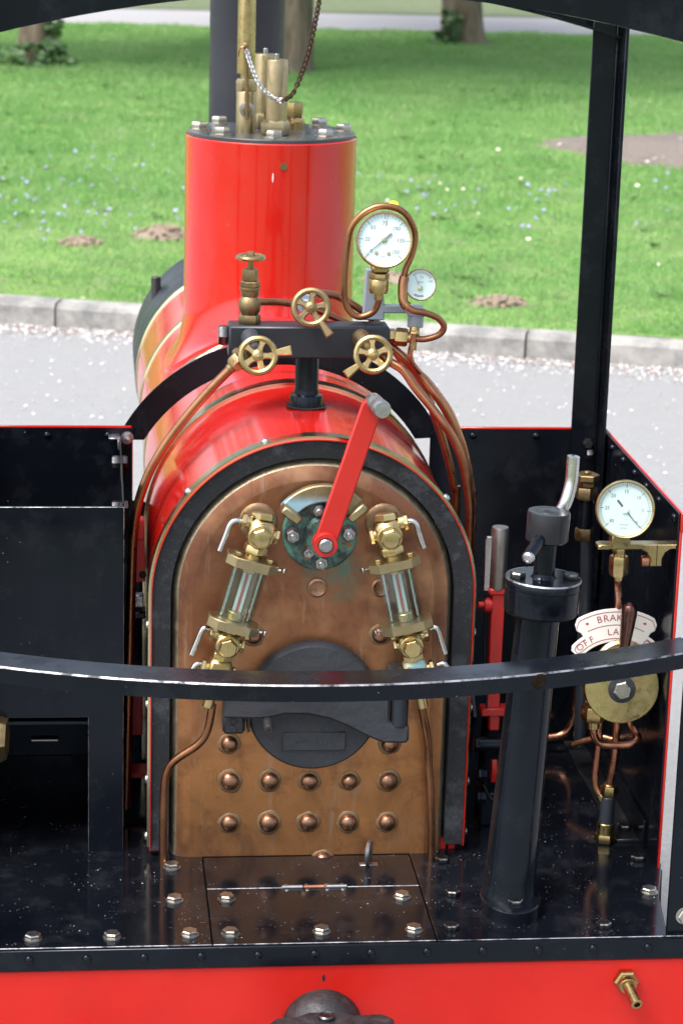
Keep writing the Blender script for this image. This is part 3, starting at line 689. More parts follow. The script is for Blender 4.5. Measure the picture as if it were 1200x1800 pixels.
# --- gauges
def char_mesh(ch, size):
    cu = D.curves.new('t', 'FONT'); cu.body = ch; cu.size = size; cu.align_x = 'CENTER'; cu.align_y = 'CENTER'; cu.resolution_u = 3
    ob = D.objects.new('t', cu); COL.objects.link(ob); me = D.meshes.new_from_object(ob); D.objects.remove(ob); D.curves.remove(cu)
    vs = [tuple(v.co) for v in me.vertices]; fs = [tuple(p.vertices) for p in me.polygons]; D.meshes.remove(me); return vs, fs
def put_text(mb, s, size, o, ux, uy, m=0, wide=1.):
    vs, fs = char_mesh(s, size); mb.add([V(o)+ux*(v[0]*wide)+uy*v[1] for v in vs], fs, m)
def gauge(name, c, r, n, label, depth, zero, spin=0.):
    c = V(c); n = V(n).normalized(); x, y, a = frame(n, (0,0,1)); q = Matrix.Rotation(spin, 3, a); x = q@x; y = q@y
    mb = MB().lathe([(r*.80,-depth),(r*.93,-depth*.9),(r*.95,-.004),(r*.95,-.003),(r*.2,-.003)], c, n, 48)
    o = P(name, mb, BRASS, label)
    rg = [(r*.90,-.003),(r*.97,-.004),(r,-.001),(r*.99,.004),(r*.95,.0062),(r*.915,.0055),(r*.895,.002)]
    P('bezel', MB().lathe(rg, c, n, 56, closed=True), BRASSB, None, o)
    P('dial', MB().lathe([(r*.91,-.0025),(r*.91,-.0012),(0,-.0012)], c, n, 48), WHITE, 'white dial face', o)
    P('cover_glass', MB().lathe([(r*.90,.0030),(r*.90,.0036),(0,.0036)], c, n, 48), GLASS, None, o)
    return o, c, x, y, a
def tick(mb, c, x, y, a, ang, r0, r1, w_, m=0, h=-.0009):
    d = x*math.cos(ang)+y*math.sin(ang); e = a.cross(d)
    p = c+a*h; mb.add([p+d*r0-e*w_, p+d*r1-e*w_, p+d*r1+e*w_, p+d*r0+e*w_], [(0,1,2,3)], m)
def needle(o, c, x, y, a, ang, L, tail, w_, hubm, col=INKG):
    d = x*math.cos(ang)+y*math.sin(ang); e = a.cross(d); p = c+a*.0004
    mb = MB().prism([(-tail,-w_*1.5),(-tail,w_*1.5),(-tail*.45,w_*1.4),(0,w_),(L,w_*.22),(L,-w_*.22),(0,-w_),(-tail*.45,-w_*1.4)][::-1], p, d, e, .0007)
    P('needle', mb, col, None, o); P('hub', MB().lathe([(.0048,0),(.0048,.0012),(.003,.0019),(0,.002)], p, a, 18), hubm, None, o)
g, c, x, y, a = gauge('pressure_gauge', (.119,.195,.995), .0468, (-.13,-.965,.20), 'large brass-rimmed pressure gauge reading 0 to 150 above the manifold', .028, 0, R(-1))
mb = MB(); rr = .042
for i in range(31):
    an = R(225-270*i/30); big = i % 5 == 0
    tick(mb, c, x, y, a, an, rr*(.80 if big else .90), rr*.985, .0005 if big else .00025, 0 if big else 1)
for i, s in enumerate(['0','25','50','75','100','125','150']):
    an = R(225-45*i); d = x*math.cos(an)+y*math.sin(an); put_text(mb, s, .0088, c+d*rr*.64-a*.0008+(x*-.001 if s == '0' else x*0), x, y, 0)
put_text(mb, 'lb/in²', .0042, c-y*.027-a*.0008, x, y, 1)
tick(mb, c, x, y, a, R(84), rr*.5, rr*.99, .0004, 2, -.0007)
P('dial_markings', mb, [INK, INKG, INKR], None, g, 0)
for q in (-.0115,.0085): P('dial_screw', MB().lathe([(.0034,-.0009),(.003,.0003),(0,.0005)], c+x*q-y*.022, a, 14), BRASSB, None, g)
needle(g, c, x, y, a, R(222), .040, .016, .0013, BRASSB)
mb = MB().box((.116,.215,.945),(.028,.026,.014),.003); mb.hexa((.115,.212,.938),(.1145,.212,.926),.0165); mb.lathe([(.0155,.905),(.0165,.909),(.0165,.926),(.015,.928)], (.1145,.212,0), (0,0,1), 24); mb.cyl((.1145,.212,.905),(.1155,.213,.893),.0078)
P('gauge_union', mb, BRASS, 'brass union nut below the large gauge', g)
pipe([(.1165,.215,.898),(.1155,.217,.888),(.108,.222,.871),(.084,.225,.862),(.065,.225,.878),(.059,.225,.911),(.0615,.225,.973),(.069,.225,1.012),(.093,.223,1.038),(.123,.222,1.0465),(.154,.222,1.036),(.1725,.223,1.004),(.170,.225,.969),(.160,.225,.943),(.154,.215,.917),(.155,.203,.893),(.169,.2,.879),(.193,.205,.873),(.214,.21,.864),(.226,.215,.849),(.219,.22,.834),(.197,.225,.8255),(.178,.226,.826)], .0055, 'copper siphon pipe looped over the large gauge and under the small one', COPPIPE, parent=g)
P('pipe_sleeve', MB().tube([(.1565,.212,.932),(.154,.209,.917),(.155,.203,.893),(.162,.2,.884)], .0082, 12, 5), COPPIPE, None, g)
P('yellow_tag', MB().lathe([(.008,0),(.008,.004),(.006,.005),(0,.005)], (.137,.232,1.046), (0,-.6,1), 16), YEL, 'small yellow spot behind the gauge top', g)
g, c, x, y, a = gauge('small_gauge', (.184,.212,.919), .0268, (-.13,-.965,.22), 'small white-faced gauge right of the large pressure gauge', .018, 0, R(-8))
mb = MB(); rr = .0238
for i in range(13): tick(mb, c, x, y, a, R(135-90*i/12), rr*(.74 if i % 2 == 0 else .80), rr*.93, .00045, 0)
put_text(mb, '50', .0052, c+y*rr*.52-a*.0008, x, y, 1); put_text(mb, '100', .0052, c+(x*.62+y*.33)*rr-a*.0008, x, y, 1)
put_text(mb, 'lb/in²', .0046, c+y*.004-a*.0008, x, y, 1)
for i in range(9): tick(mb, c, x, y, a, R(250+5*i), rr*.72, rr*.86, .0011, 0)
for i in range(7): tick(mb, c, x, y, a, R(253+5.7*i), rr*.765, rr*.815, .0005, 2, -.0006)
P('dial_markings', mb, [INK, INKG, WHITE], None, g, 0)
needle(g, c-y*.006, x, y, a, R(122), .026, .0, .0008, BRASSB)
mb = MB().prism([(0,0),(.036,0),(.036,.012),(.098,.012),(.098,.025),(.036,.025),(.030,.085),(.004,.085)], (.094,.262,.852), (1,0,0), (0,0,1), .014, 0, .002)
mb.lathe([(.0135,.842),(.0135,.862),(.012,.863)], (.182,.245,0), (0,0,1), 20); mb.box((.182,.245,.868),(.030,.026,.014),.002)
bk = P('gauge_bracket', mb, GREY, 'blue grey painted bracket holding both gauges')
mb = MB().cyl((.180,.235,.844),(.179,.232,.835),.0085); mb.hexa((.179,.232,.836),(.178,.228,.829),.0095); mb.cyl((.177,.222,.822),(.176,.22,.808),.0062); P('small_union', mb, BRASS, None, bk)

# --- regulator
rg_ = MB().lathe([(.060,0),(.060,.012),(.0575,.0145),(.050,.015),(0,.015)], (.006,0,.556), (0,-1,0), 48)
reg = P('regulator_plate', rg_, VERD, 'round regulator stuffing plate green with verdigris')
mb = MB().lathe([(.036,.0),(.036,.006),(.03,.012),(0,.012)], (.006,-.0145,.552), (0,-1,0), 32, sx=.75); P('gland', mb, VERD, None, reg)
def arc_poly(c, r0, r1, a0, a1, n=18):
    q = [(c[0]+r0*math.cos(R(a1+(a0-a1)*i/n)), c[1]+r0*math.sin(R(a1+(a0-a1)*i/n))) for i in range(n+1)]
    return [(c[0]+r1*math.cos(R(a0+(a1-a0)*i/n)), c[1]+r1*math.sin(R(a0+(a1-a0)*i/n))) for i in range(n+1)]+q
mb = MB().prism(arc_poly((.010,.556), .056, .084, 38, 144), (0,-.014,0), (1,0,0), (0,0,1), .014, 0, .002)
P('sector', mb, SECT, 'curved bronze sector with blue-green corrosion', reg)
for an in (143, 41):
    d = V((math.cos(R(an)),0,math.sin(R(an)))); P('stop_block', MB().box(V((.010,-.034,.556))+d*.067, (.034,.036,.014), .0025, (d, V((0,1,0)), d.cross(V((0,1,0))))), BRASSP, None, reg)
for i, (x_, z_, sc) in enumerate([(-.038,.556,1),(.051,.559,1),(.008,.511,1),(.002,.598,.95),(-.013,.528,.8)]):
    mb = MB().lathe([(.0135*sc,0),(.0135*sc,.002),(.009*sc,.0022)], (x_,-.015,z_), (0,-1,0), 20, 1); mb.hexa((x_,-.017,z_),(x_,-.028,z_),.0115*sc, 0, random.random()); mb.lathe([(.0058*sc,0),(.0058*sc,.007),(.0045*sc,.0085),(0,.0085)], (x_,-.028,z_), (0,-1,0), 14)
    P('stud_nut', mb, [STEEL, BOLTD], None, reg)
hx, hz = .010, .552; tx, tz = .0775, .772
d = V((tx-hx,0,tz-hz)); L = d.length; d.normalize(); e = V((-d.z,0,d.x))
mb = MB().prism([(-.004,-.0175),(L,-.0165),(L+.010,-.012),(L+.012,0),(L+.010,.012),(L,.0165),(-.004,.0175)], (hx,-.046,hz), d, e, .009, 0, .0022)
rl = P('regulator_lever', mb, REDM, 'long flat red regulator lever leaning right with steel handle')
P('hub_ring', MB().lathe([(.0195,-.012),(.0195,.010),(.0185,.0115),(.0125,.0115),(.0115,.008)], (hx,-.054,hz), (0,-1,0), 36), REDM, None, rl)
P('spindle', MB().lathe([(.0112,0),(.0112,.024),(.009,.026),(0,.026)], (hx,-.045,hz), (0,-1,0), 24), STEEL, None, rl)
mb = MB().lathe([(.0125,0),(.0135,.002),(.0135,.026),(.0118,.032),(.0118,.040),(.0138,.048),(.0142,.066),(.0125,.070),(0,.0705)], (.0800,-.040,.779), (.10,-1,.02), 26)
P('lever_handle', mb, STEEL, 'round steel hand grip on the lever end', rl)

# --- water gauges
def water_gauge(T, B, sg, label, levers, drain, lowmat):
    T = V(T); B = V(B); ax = (B-T).normalized(); nn = V((0,-1,0)); so = V((sg,0,0)); so = (so-ax*so.dot(ax)).normalized()
    def q(s, t_, n_=0.): return T+so*s+ax*t_+nn*n_
    A3 = (so, ax, nn)
    mb = MB().box(q(0,0), (.040,.043,.038), .007, A3)
    mb.lathe([(.0205,0),(.0205,.003),(.0185,.005)], q(0,.002,.019), nn, 24); mb.hexa(q(0,.002,.022), q(0,.002,.034), .0165, 0, .3)
    mb.lathe([(.0125,0),(.0125,.003),(.011,.0035),(0,.0035)], q(0,.002,.033), nn, 20)
    mb.hexa(q(.002,-.020,-.002), q(.003,-.031,-.004), .019, 0, .2); mb.hexa(q(0,.022), q(0,.036), .0195, 0, .4); mb.cyl(q(0,.035), q(0,.043), .0135)
    mb.cyl(q(.018,-.012), q(.028,-.012), .0105); mb.hexa(q(.027,-.012), q(.034,-.012), .0135); mb.cyl(q(-.018,.0), q(-.024,.0), .009); mb.hexa(q(-.023,.0), q(-.030,.0), .0125)
    root = P('water_gauge', mb, BRASSB, label)
    mb = MB().cyl(q(0,0,-.015), q(0,0,-.052), .0185, 24); mb.lathe([(.0315,0),(.030,.003),(.0265,.005),(.022,.0055)], q(0,0,-.0555)+V((0,0,.002)), nn, 32); P('mounting_flange', mb, SOLD, None, root)
    oct_ = [(.041,-.013),(.041,.013),(.026,.027),(-.026,.027),(-.041,.013),(-.041,-.013),(-.026,-.024),(.026,-.024)]
    for t0, nm in ((.042,'top_flange'),(.148,'bottom_flange')):
        nd = so.cross(nn); dep = .0155; oo = q(0,t0) if nd.dot(ax) > 0 else q(0,t0+dep)
        P(nm, MB().prism(oct_ if True else 0, oo, so, nn, dep, 0, .0012), BRASSP, None, root)
    for t0, t1 in ((.0415,.035),(.1640,.1705)):
        for s_ in (-.026,.026): P('flange_nut', MB().hexa(q(s_,t0,.012), q(s_,t1,.012), .0065), BRASSB, None, root)
    g1 = [(.0305,.058),(.0305,.1475),(.0275,.1475),(.0275,.058)]; P('protector_glass', MB().lathe(g1, T, ax, 8, closed=True, ref=nn, a0=R(22.5)), GLASS, 'clear faceted protector glass', root, 20)
    P('glass_tube', MB().lathe([(.0102,.058),(.0102,.1475),(.0085,.1475),(.0085,.058)], T, ax, 18, closed=True), GLASS, None, root)
    mb = MB()
    for a_, b_, m_, h_ in ((-.0072,.0072,0,-.0005),(-.0024,.0024,1,.0002)):
        mb.add([q(a_,.060,h_), q(b_,.060,h_), q(b_,.1455,h_), q(a_,.1455,h_)], [(0,1,2,3)], m_)
    mb.box(q(0,.103,-.002), (.0145,.086,.0018), .0003, A3, 0); P('red_line_strip', mb, [CREAM, INKR], 'white strip with a red line behind the tube', root, 0)
    for t0, t1 in ((.134,.1478),(.0577,.066)): P('ferrule', MB().cyl(q(0,t0), q(0,t1), .0138, 20), BRASSB, None, root)
    for s_ in (-.021,.021): P('tie_rod', MB().cyl(q(s_,.058,-.004), q(s_,.1475,-.004), .003, 10), NICKEL, None, root)
    for t0 in (.050,.156):
        mb = MB().cyl(q(-.038,t0,.004), q(-.050,t0-.001,.008), .0023, 8); mb.lathe([(.0023,0),(.0052,.004),(.005,.006),(0,.0065)], q(-.048,t0-.001,.0075), q(-.050,t0-.001,.008)-q(-.038,t0,.004), 12)
        P('thumb_screw', mb, NICKEL, None, root)
    # lower cock and drain
    mb = MB().box(q(0,.187), (.037,.040,.036), .006, A3); mb.lathe([(.019,0),(.019,.003),(.017,.005)], q(0,.188,.018), nn, 24); mb.hexa(q(0,.188,.021), q(0,.188,.034), .0158, 0, .25); mb.lathe([(.012,0),(.012,.002),(0,.0022)], q(0,.188,.0335), nn, 20)
    mb.cyl(q(0,.163), q(0,.17), .015); mb.cyl(q(.016,.178), q(.026,.178), .010); mb.hexa(q(.024,.178), q(.031,.178), .0130); mb.cyl(q(-.016,.187), q(-.023,.187), .009); mb.hexa(q(-.022,.187), q(-.028,.187), .012)
    mb.hexa(q(0,.206), q(0,.217), .0175, 0, .5); P('lower_cock', mb, BRASSB, None, root)
    mb = MB().cyl(q(0,.187,-.015), q(0,.187,-.0545), .0165, 24); P('mounting_flange', mb, SOLD, None, root)
    mb = MB().box(q(0,.234), (.036,.036,.034), .005, A3); P('drain_cock', mb, lowmat, None, root)
    mb = MB().cyl(q(.016,.236), q(.024,.236), .010); mb.hexa(q(.023,.236), q(.030,.236), .0135); mb.cyl(q(-.016,.236), q(-.022,.236), .008); mb.hexa(q(-.021,.236), q(-.027,.236), .012); mb.hexa(q(0,.252), q(0,.266), .0145); mb.cyl(q(0,.262), q(0,.30), .009)
    P('drain_nuts', mb, BRASSB, None, root)
    for lv in levers: P('cock_lever', MB().tube(lv, .0043, 10, 5), NICKEL, None, root)
    P('drain_pipe', MB().tube(drain, .0066, 12, 6), COPPIPE, None, root)
def bentlever(p0, p1, p2):
    p0, p1, p2 = V(p0), V(p1), V(p2); return [p0, p0.lerp(p1,.7), p1.lerp(p2,.14), p1.lerp(p2,.5), p2]
water_gauge((-.092,-.055,.571), (-.151,-.055,.356), -1, 'left sloping brass water gauge with glass tube and steel cock levers',
    [bentlever((-.117,-.055,.588),(-.137,-.058,.592),(-.156,-.062,.543)), bentlever((-.170,-.055,.412),(-.180,-.058,.416),(-.198,-.062,.372)), bentlever((-.176,-.055,.352),(-.190,-.058,.357),(-.212,-.062,.318))],
    [(-.163,-.052,.285),(-.170,-.046,.240),(-.184,-.042,.214),(-.219,-.036,.186),(-.233,-.032,.165),(-.238,-.030,.135),(-.239,-.03,.08),(-.239,-.03,.0)], BRASS)
water_gauge((.109,-.055,.570), (.159,-.055,.349), 1, 'right sloping brass water gauge with limescale at its drain cock',
    [bentlever((.135,-.055,.588),(.150,-.058,.591),(.166,-.062,.547)), bentlever((.182,-.055,.411),(.192,-.058,.415),(.207,-.062,.371)), bentlever((.196,-.055,.350),(.208,-.058,.354),(.226,-.062,.315))],
    [(.172,-.052,.285),(.180,-.045,.25),(.188,-.036,.213),(.1925,-.03,.16),(.197,-.03,.113),(.201,-.03,.05),(.202,-.03,.0)], LIME)

# --- fire door
mb = MB().lathe([(.1065,0),(.1075,.006),(.107,.022),(.103,.027),(.05,.030),(0,.031)], (.002,0,.2685), (0,-1,0), 64)
fd = P('firehole_door', mb, COAL, 'round black cast iron firehole door on the copper plate')
mb = MB().prism([(-.146,.262),(-.088,.260),(-.070,.262),(-.047,.2675),(-.010,.267),(.027,.258),(.056,.245),(.085,.229),(.112,.217),(.150,.216),(.1545,.221),(.1545,.242),(.150,.246),(.127,.248),(.122,.256),(.121,.300),(.10,.306),(-.135,.306),(-.146,.300)], (0,-.030,0), (1,0,0), (0,0,1), .026, 0, .004)
P('hinge_strap', mb, COAL, 'shaped black strap hinge across the door', fd)
P('hinge_pin', MB().cyl((.1385,-.044,.244),(.1385,-.044,.335),.0145,20), SATIN, None, fd)
P('hinge_lug', MB().box((.139,-.030,.325),(.036,.06,.022),.004), COAL, None, fd)
P('peg', MB().lathe([(.0078,0),(.0078,.030),(.0062,.034),(.0024,.0342),(.002,.032),(0,.032)], (-.075,-.054,.257), (0,-1,-.08), 18), IRON, None, fd)
mb = MB().box((-.127,-.018,.243),(.036,.032,.034),.005); mb.box((-.1035,-.022,.247),(.004,.030,.032),.001)
for z_ in (.249,.236): mb.lathe([(.006,0),(.006,.002),(.004,.003),(.003,.002),(0,.002)], (-.128,-.034,z_), (0,-1,0), 14)
P('door_catch', mb, COAL, None, fd)
mb = MB().box((.003,-.0305,.2125),(.102,.004,.031),.001)
for i in range(8):
    zz = .2125+random.uniform(-.004,.004); mb.box((-.026+i*.0082,-.0327,zz),(random.uniform(.002,.005),.0012,random.uniform(.003,.009)),.0004)
P('maker_plaque', mb, COAL, 'worn raised rectangular plaque with illegible cast marks', fd)

# --- footplate
FZ = -.012; YR = -.330
fpb = MB().prism([(-.64,YR+.004),(.66,YR+.004),(.66,-.292),(.537,-.292),(.552,-.19),(.585,-.06),(.585,.52),(-.64,.52)], (0,0,FZ-.012), (1,0,0), (0,1,0), .0125)
fp = P('footplate', fpb, DARK, 'black footplate deck of bolted plates in front of the backhead')
gap = .0009
def plate(name, x0, x1, y0, y1, mat, lab=None, poly=None, worn=(0,)):
    mb = MB().prism(poly or [(x0+gap,y0+gap),(x1-gap,y0+gap),(x1-gap,y1-gap),(x0+gap,y1-gap)], (0,0,FZ), (1,0,0), (0,1,0), .012, 0, .0010, 1, worn); return P(name, mb, [mat, WORN], lab, fp)
plate('deck_plate', -.64, -.173, YR, .52, FLOOR); plate('deck_plate', -.173, .170, YR, -.128, FLOOR)
plate('trapdoor', -.173, .170, -.128, -.003, FLOOR, 'hinged trapdoor plate at the foot of the backhead')
plate('deck_plate', 0, 0, 0, 0, FLOOR, None, [(.170+gap,YR),(.655,YR),(.655,-.294),(.533,-.294),(.548,-.19),(.583,-.06),(.583,.52),(.170+gap,.52)])
mb = MB().hexa((0,0,0),(0,0,.0085),.0125); mb.lathe([(.0145,0),(.0145,.0012),(.012,.0014)], (0,0,0), (0,0,1), 18)
b_ = mb.build('bolt', BOLT); fbm = b_.data; D.objects.remove(b_)
b_ = MB().hexa((0,0,0),(0,0,.009),.0125).build('bolt', [metal('bolt_black_top', (.04,.04,.045), (.30,.30,.29), .25, .4, None, 160)]); fbd = b_.data; D.objects.remove(b_)
for i, (x_, y_) in enumerate([(-.225,-.042),(-.225,-.169),(-.206,-.294),(-.443,-.297),(-.324,-.297),(-.143,-.168),(-.144,-.294),(-.004,-.292),(.136,-.172),(.139,-.293),(-.56,-.297)]):
    link('bolt', fbm, fp, None, (x_,y_,.0002), along((0,0,1), random.uniform(0,1)))
for (x_, y_) in [(.220,-.036),(.218,-.166),(.197,-.291),(.547,-.042),(.436,-.294)]: link('bolt', fbd, fp, None, (x_,y_,.0002), along((0,0,1), random.uniform(0,1)))
link('bolt', fbm, fp, None, (.537,-.169,.0002), along((0,0,1), .3))
mb = MB()
for i, x0 in enumerate((-.053,-.018,.018)): mb.cyl((x0+.0005,-.1285,.0012),(x0+.0345,-.1285,.0012),.0036,10, m=i % 2)
for x_ in (-.045,-.012,.02,.045):
    for y_ in (-.119,-.138): mb.lathe([(.0035,0),(.003,.001),(0,.0014)], (x_,y_,.0002), (0,0,1), 10, 0)
P('trapdoor_hinge', mb, [STEEL, COPNEW], 'small worn hinge knuckles of the trapdoor', fp)
mb = MB().lathe([(.0,-.003),(.016,-.003),(.0175,0),(.016,.003),(0,.003)], (.097,-.043,.020), (.94,-.34,0), 28, sy=1.35); mb.box((.097,-.043,.001),(.03,.012,.002),.0008)
P('lifting_tab', mb, STEEL, 'small upright oval steel lifting tab on the trapdoor', fp)
# valance angle and buffer beam
mb = MB().box((.01,YR-.002,-.019),(1.34,.006,.034),.0012)
va = P('valance_angle', mb, BLK, 'black angle edging under the footplate')
rv = MB().lathe([(.0068,0),(.0064,.002),(.0045,.004),(0,.0048)], (0,0,0), (0,0,1), 14).build('rivet', BLK); rvm = rv.data; D.objects.remove(rv)
for k in range(15): link('rivet', rvm, va, None, (-.62+k*.086,YR-.005,-.0165), along((0,-1,0)))
mb = MB().box((.01,YR+.006,-.205),(1.36,.014,.335),.002); bb = P('buffer_beam', mb, BEAM, 'plain red painted buffer beam below the footplate')
P('chipped_mark', MB().lathe([(.0024,0),(.002,.0006),(0,.0007)], (-.003,YR-.0011,-.058), (0,-1,0), 10, sy=2.6), DARK, None, bb)
mb = MB().hexa((.466,YR-.001,-.070),(.466,YR-.016,-.071),.0195); mb.cyl((.466,YR-.014,-.071),(.466,YR-.024,-.073),.014); mb.lathe([(.0092,0),(.0092,.042),(.008,.043),(.005,.043),(.005,.03),(0,.03)], (.466,YR-.02,-.072), (.16,-1,-.32), 20)
P('drain_spigot', mb, BRASS, 'brass hexagon spigot on the right of the red beam', bb)
mb = MB().lathe([(.062,0),(.061,.018),(.052,.040),(.034,.056),(.012,.062),(0,.0625)], (-.004,YR,-.139), (0,-1,0), 40)
cp = P('coupling', mb, IRON, 'rough black iron coupling head on the red beam')
mb = MB().prism([(-.092,-.46),(-.075,-.475),(.075,-.475),(.094,-.46),(.098,-.40),(.080,-.385),(.04,-.388),(.02,-.376),(-.03,-.376),(-.05,-.388),(-.082,-.392),(-.095,-.41)], (0,0,-.116), (1,0,0), (0,1,0), .026, 0, .006)
P('drawbar_plate', mb, IRON, None, cp); P('coupling_pin', MB().lathe([(.0125,0),(.0125,.012),(.0105,.014),(.009,.013),(0,.0125)], (-.005,-.402,-.097), (0,0,1), 22), BOLTD, None, cp)
# running gear hidden below the deck
for sx in (-.15,.15): P('main_frame', MB().box((sx,.85,-.16),(.012,2.3,.26),.001), BLK)
wm = MB().lathe([(.0,-.02),(.12,-.02),(.12,.0),(.105,.0),(.105,.03),(.06,.024),(.02,.03),(0,.03)], (0,0,0), (1,0,0), 40).build('wheel', BLK); wmm = wm.data; D.objects.remove(wm)
for y_ in (.3,.85,1.4):
    for sx in (-1,1): link('wheel', wmm, LOCO, None, (sx*.185, y_, GROUND+.1205), Matrix.Rotation(0 if sx > 0 else math.pi, 3, 'Z').to_quaternion())

# --- cab sheets and bunker
CY = .500; CT = .607
def sheet_part(name, poly, o, ux, uy, d, mats, label=None, bev=.0, me=None, parent=None): return P(name, MB().prism(poly, o, ux, uy, d, 0, bev, me), mats, label, parent)
XZ = ((1,0,0),(0,0,1))          # prism grows towards -Y
cs = sheet_part('cab_front_sheet', [(.252,0),(.570,0),(.570,CT),(.262,CT),(.252,.598)], (0,CY,0), *XZ, .004, BLK, 'black right front sheet of the cab behind the copper pipes')
P('red_edge', MB().box((.416,CY-.001,CT+.0022),(.312,.006,.004),.0008), RED, None, cs)
sheet_part('front_red_skin', [(.256,0),(.574,0),(.574,CT),(.266,CT),(.256,.598)], (0,CY+.010,0), *XZ, .004, RED, None, parent=cs)
for x_ in (.33,.445): link('rivet', rvm, cs, None, (x_,CY-.004,.595), along((0,-1,0)))
sd_ = P('cab_side_sheet', MB().box((.5705,.213,.3),(.003,.573,.612),.0006), BLK, 'black inner cab side sheet with red edge on the right')
P('red_outer_skin', MB().box((.5745,.213,.3),(.0045,.577,.616),.001), RED, 'red painted outside of the cab side', sd_)
P('corner_capping', MB().box((.577,-.076,.592),(.010,.006,.032),.001), RED, None, sd_)
for y_ in (.42,.33,.24,.15,.06,-.045): link('rivet', rvm, sd_, None, (.569,y_,.592), along((-1,0,0)))
mb = MB().box((.550,.27,.003),(.046,.48,.006),.001); P('floor_strip', mb, DUSTY, 'flat black strip along the right cab floor', sd_)
mb = MB().box((.5665,.25,.026),(.005,.50,.052),.001); P('floor_angle', mb, BLK, None, sd_)
link('bolt', fbd, sd_, None, (.549,.075,.006), along((0,0,1)))
bf = sheet_part('bunker_front_sheet', [(-.64,.236),(-.360,.236),(-.360,.0),(-.303,.0),(-.303,.590),(-.64,.590)], (0,.031,0), *XZ, .005, [BLK, WORN], 'black coal bunker front with an opening at its foot', .0008, 1)
P('bunker_side_sheet', MB().box((-.3045,.266,.298),(.003,.468,.594),.0006), BLK, None, bf)
cl_ = sheet_part('cab_front_sheet', [(-.64,0),(-.250,0),(-.250,.470),(-.283,.474),(-.283,CT),(-.64,CT)], (0,CY,0), *XZ, .004, BLK, 'black left front sheet of the cab behind the bunker')
P('red_edge', MB().box((-.462,CY-.001,CT+.0022),(.357,.006,.004),.0008), RED, None, cl_)
sheet_part('front_red_skin', [(-.64,0),(-.281,0),(-.281,CT),(-.64,CT)], (0,CY+.010,0), *XZ, .004, RED, None, parent=cl_)
P('cab_side_sheet', MB().box((-.6405,.213,.3),(.004,.573,.612),.0006), RED, 'red left cab side sheet')
for x_ in (-.54,-.432,-.325): link('rivet', rvm, cl_, None, (x_,CY-.004,.594), along((0,-1,0)))
mb = MB().box((-.314,.478,.596),(.020,.035,.003),.0005); mb.box((-.307,.47,.588),(.003,.05,.016),.0005); P('corner_angle', mb, STEEL, None, cl_)
mb = MB().lathe([(.0115,0),(.0115,.002),(.009,.0022)], (-.2915,CY-.004,.590), (0,-1,0), 18); mb.hexa((-.2915,CY-.006,.590),(-.2915,CY-.014,.590),.0095); mb.lathe([(.005,0),(.005,.006),(0,.007)], (-.2915,CY-.013,.590), (0,-1,0), 12)
P('corner_nut', mb, STEEL, None, cl_)
for z_, y_ in ((.570,.40),(.500,.36)):
    mb = MB().hexa((-.303,y_,z_),(-.292,y_,z_),.011); mb.hexa((-.306,y_,z_),(-.319,y_,z_),.011); P('side_bolt', mb, BOLTD, None, bf)
for c_, s3 in (((-.47,.47,.05),(.33,.004,.10)),((-.47,.05,.225),(.33,.04,.006)),((-.47,.10,.212),(.33,.006,.02))): P('bunker_inner_shelf', MB().box(c_, s3, .001), BLK, None, bf)
P('step_bar', MB().box((-.432,.12,.165),(.045,.02,.004),.001), STEEL, None, bf)
sl_ = [(.035,.40),(.49,.43),(.49,.425),(.035,.395)]
mb = MB().box((-.472,.265,.26),(.33,.46,.006),.001); P('bunker_floor', mb, BLK, None, bf)
P('injector_body', MB().hexa((-.545,.02,.205),(-.490,.015,.205),.040), BRASSO, 'dull brass fitting at the left picture edge')
# red rocker between bunker and firebox
mb = MB().prism([(-.282,.415),(-.2645,.417),(-.268,.524),(-.282,.524)], (0,.20,0), *XZ, .012, 0, .001); mb.box((-.2745,.196,.508),(.015,.03,.034),.002)
rk = P('rocker_arm', mb, REDM, 'short red arm standing between bunker and firebox'); P('bolt_head', MB().lathe([(.0065,0),(.006,.003),(0,.004)], (-.2695,.188,.429), (0,-1,0), 14), DARK, None, rk)
mb = MB().box((-.277,.26,.362),(.022,.02,.022),.002); mb.box((-.278,.25,.23),(.022,.02,.02),.001); P('bracket_block', mb, STEEL, None, rk)
P('pivot_block', MB().box((-.278,.26,.340),(.03,.04,.012),.002), BLK, None, rk)
P('red_bracket', MB().box((-.276,.28,.16),(.02,.012,.1),.002), REDM, None, rk); P('red_bracket', MB().box((-.272,.26,.05),(.03,.05,.008),.001), REDM, None, rk)
# curved plate bridging the boiler
acx = -.011
po = [(-.016+.325*math.cos(R(26.5+(152-26.5)*i/36)), .446+.325*math.sin(R(26.5+(152-26.5)*i/36))) for i in range(37)]
pi_ = [(-.017+.285*math.cos(R(149-(149-32)*i/32)), .438+.285*math.sin(R(149-(149-32)*i/32))) for i in range(33)]
mb = MB().prism(po+[(-.300,.585)]+pi_+[(.2245,.5885)], (0,CY+.004,0), *XZ, .0035, 0, .0004)
P('boiler_arch_plate', mb, BLK, 'black curved plate arching over the boiler between the cab sheets')

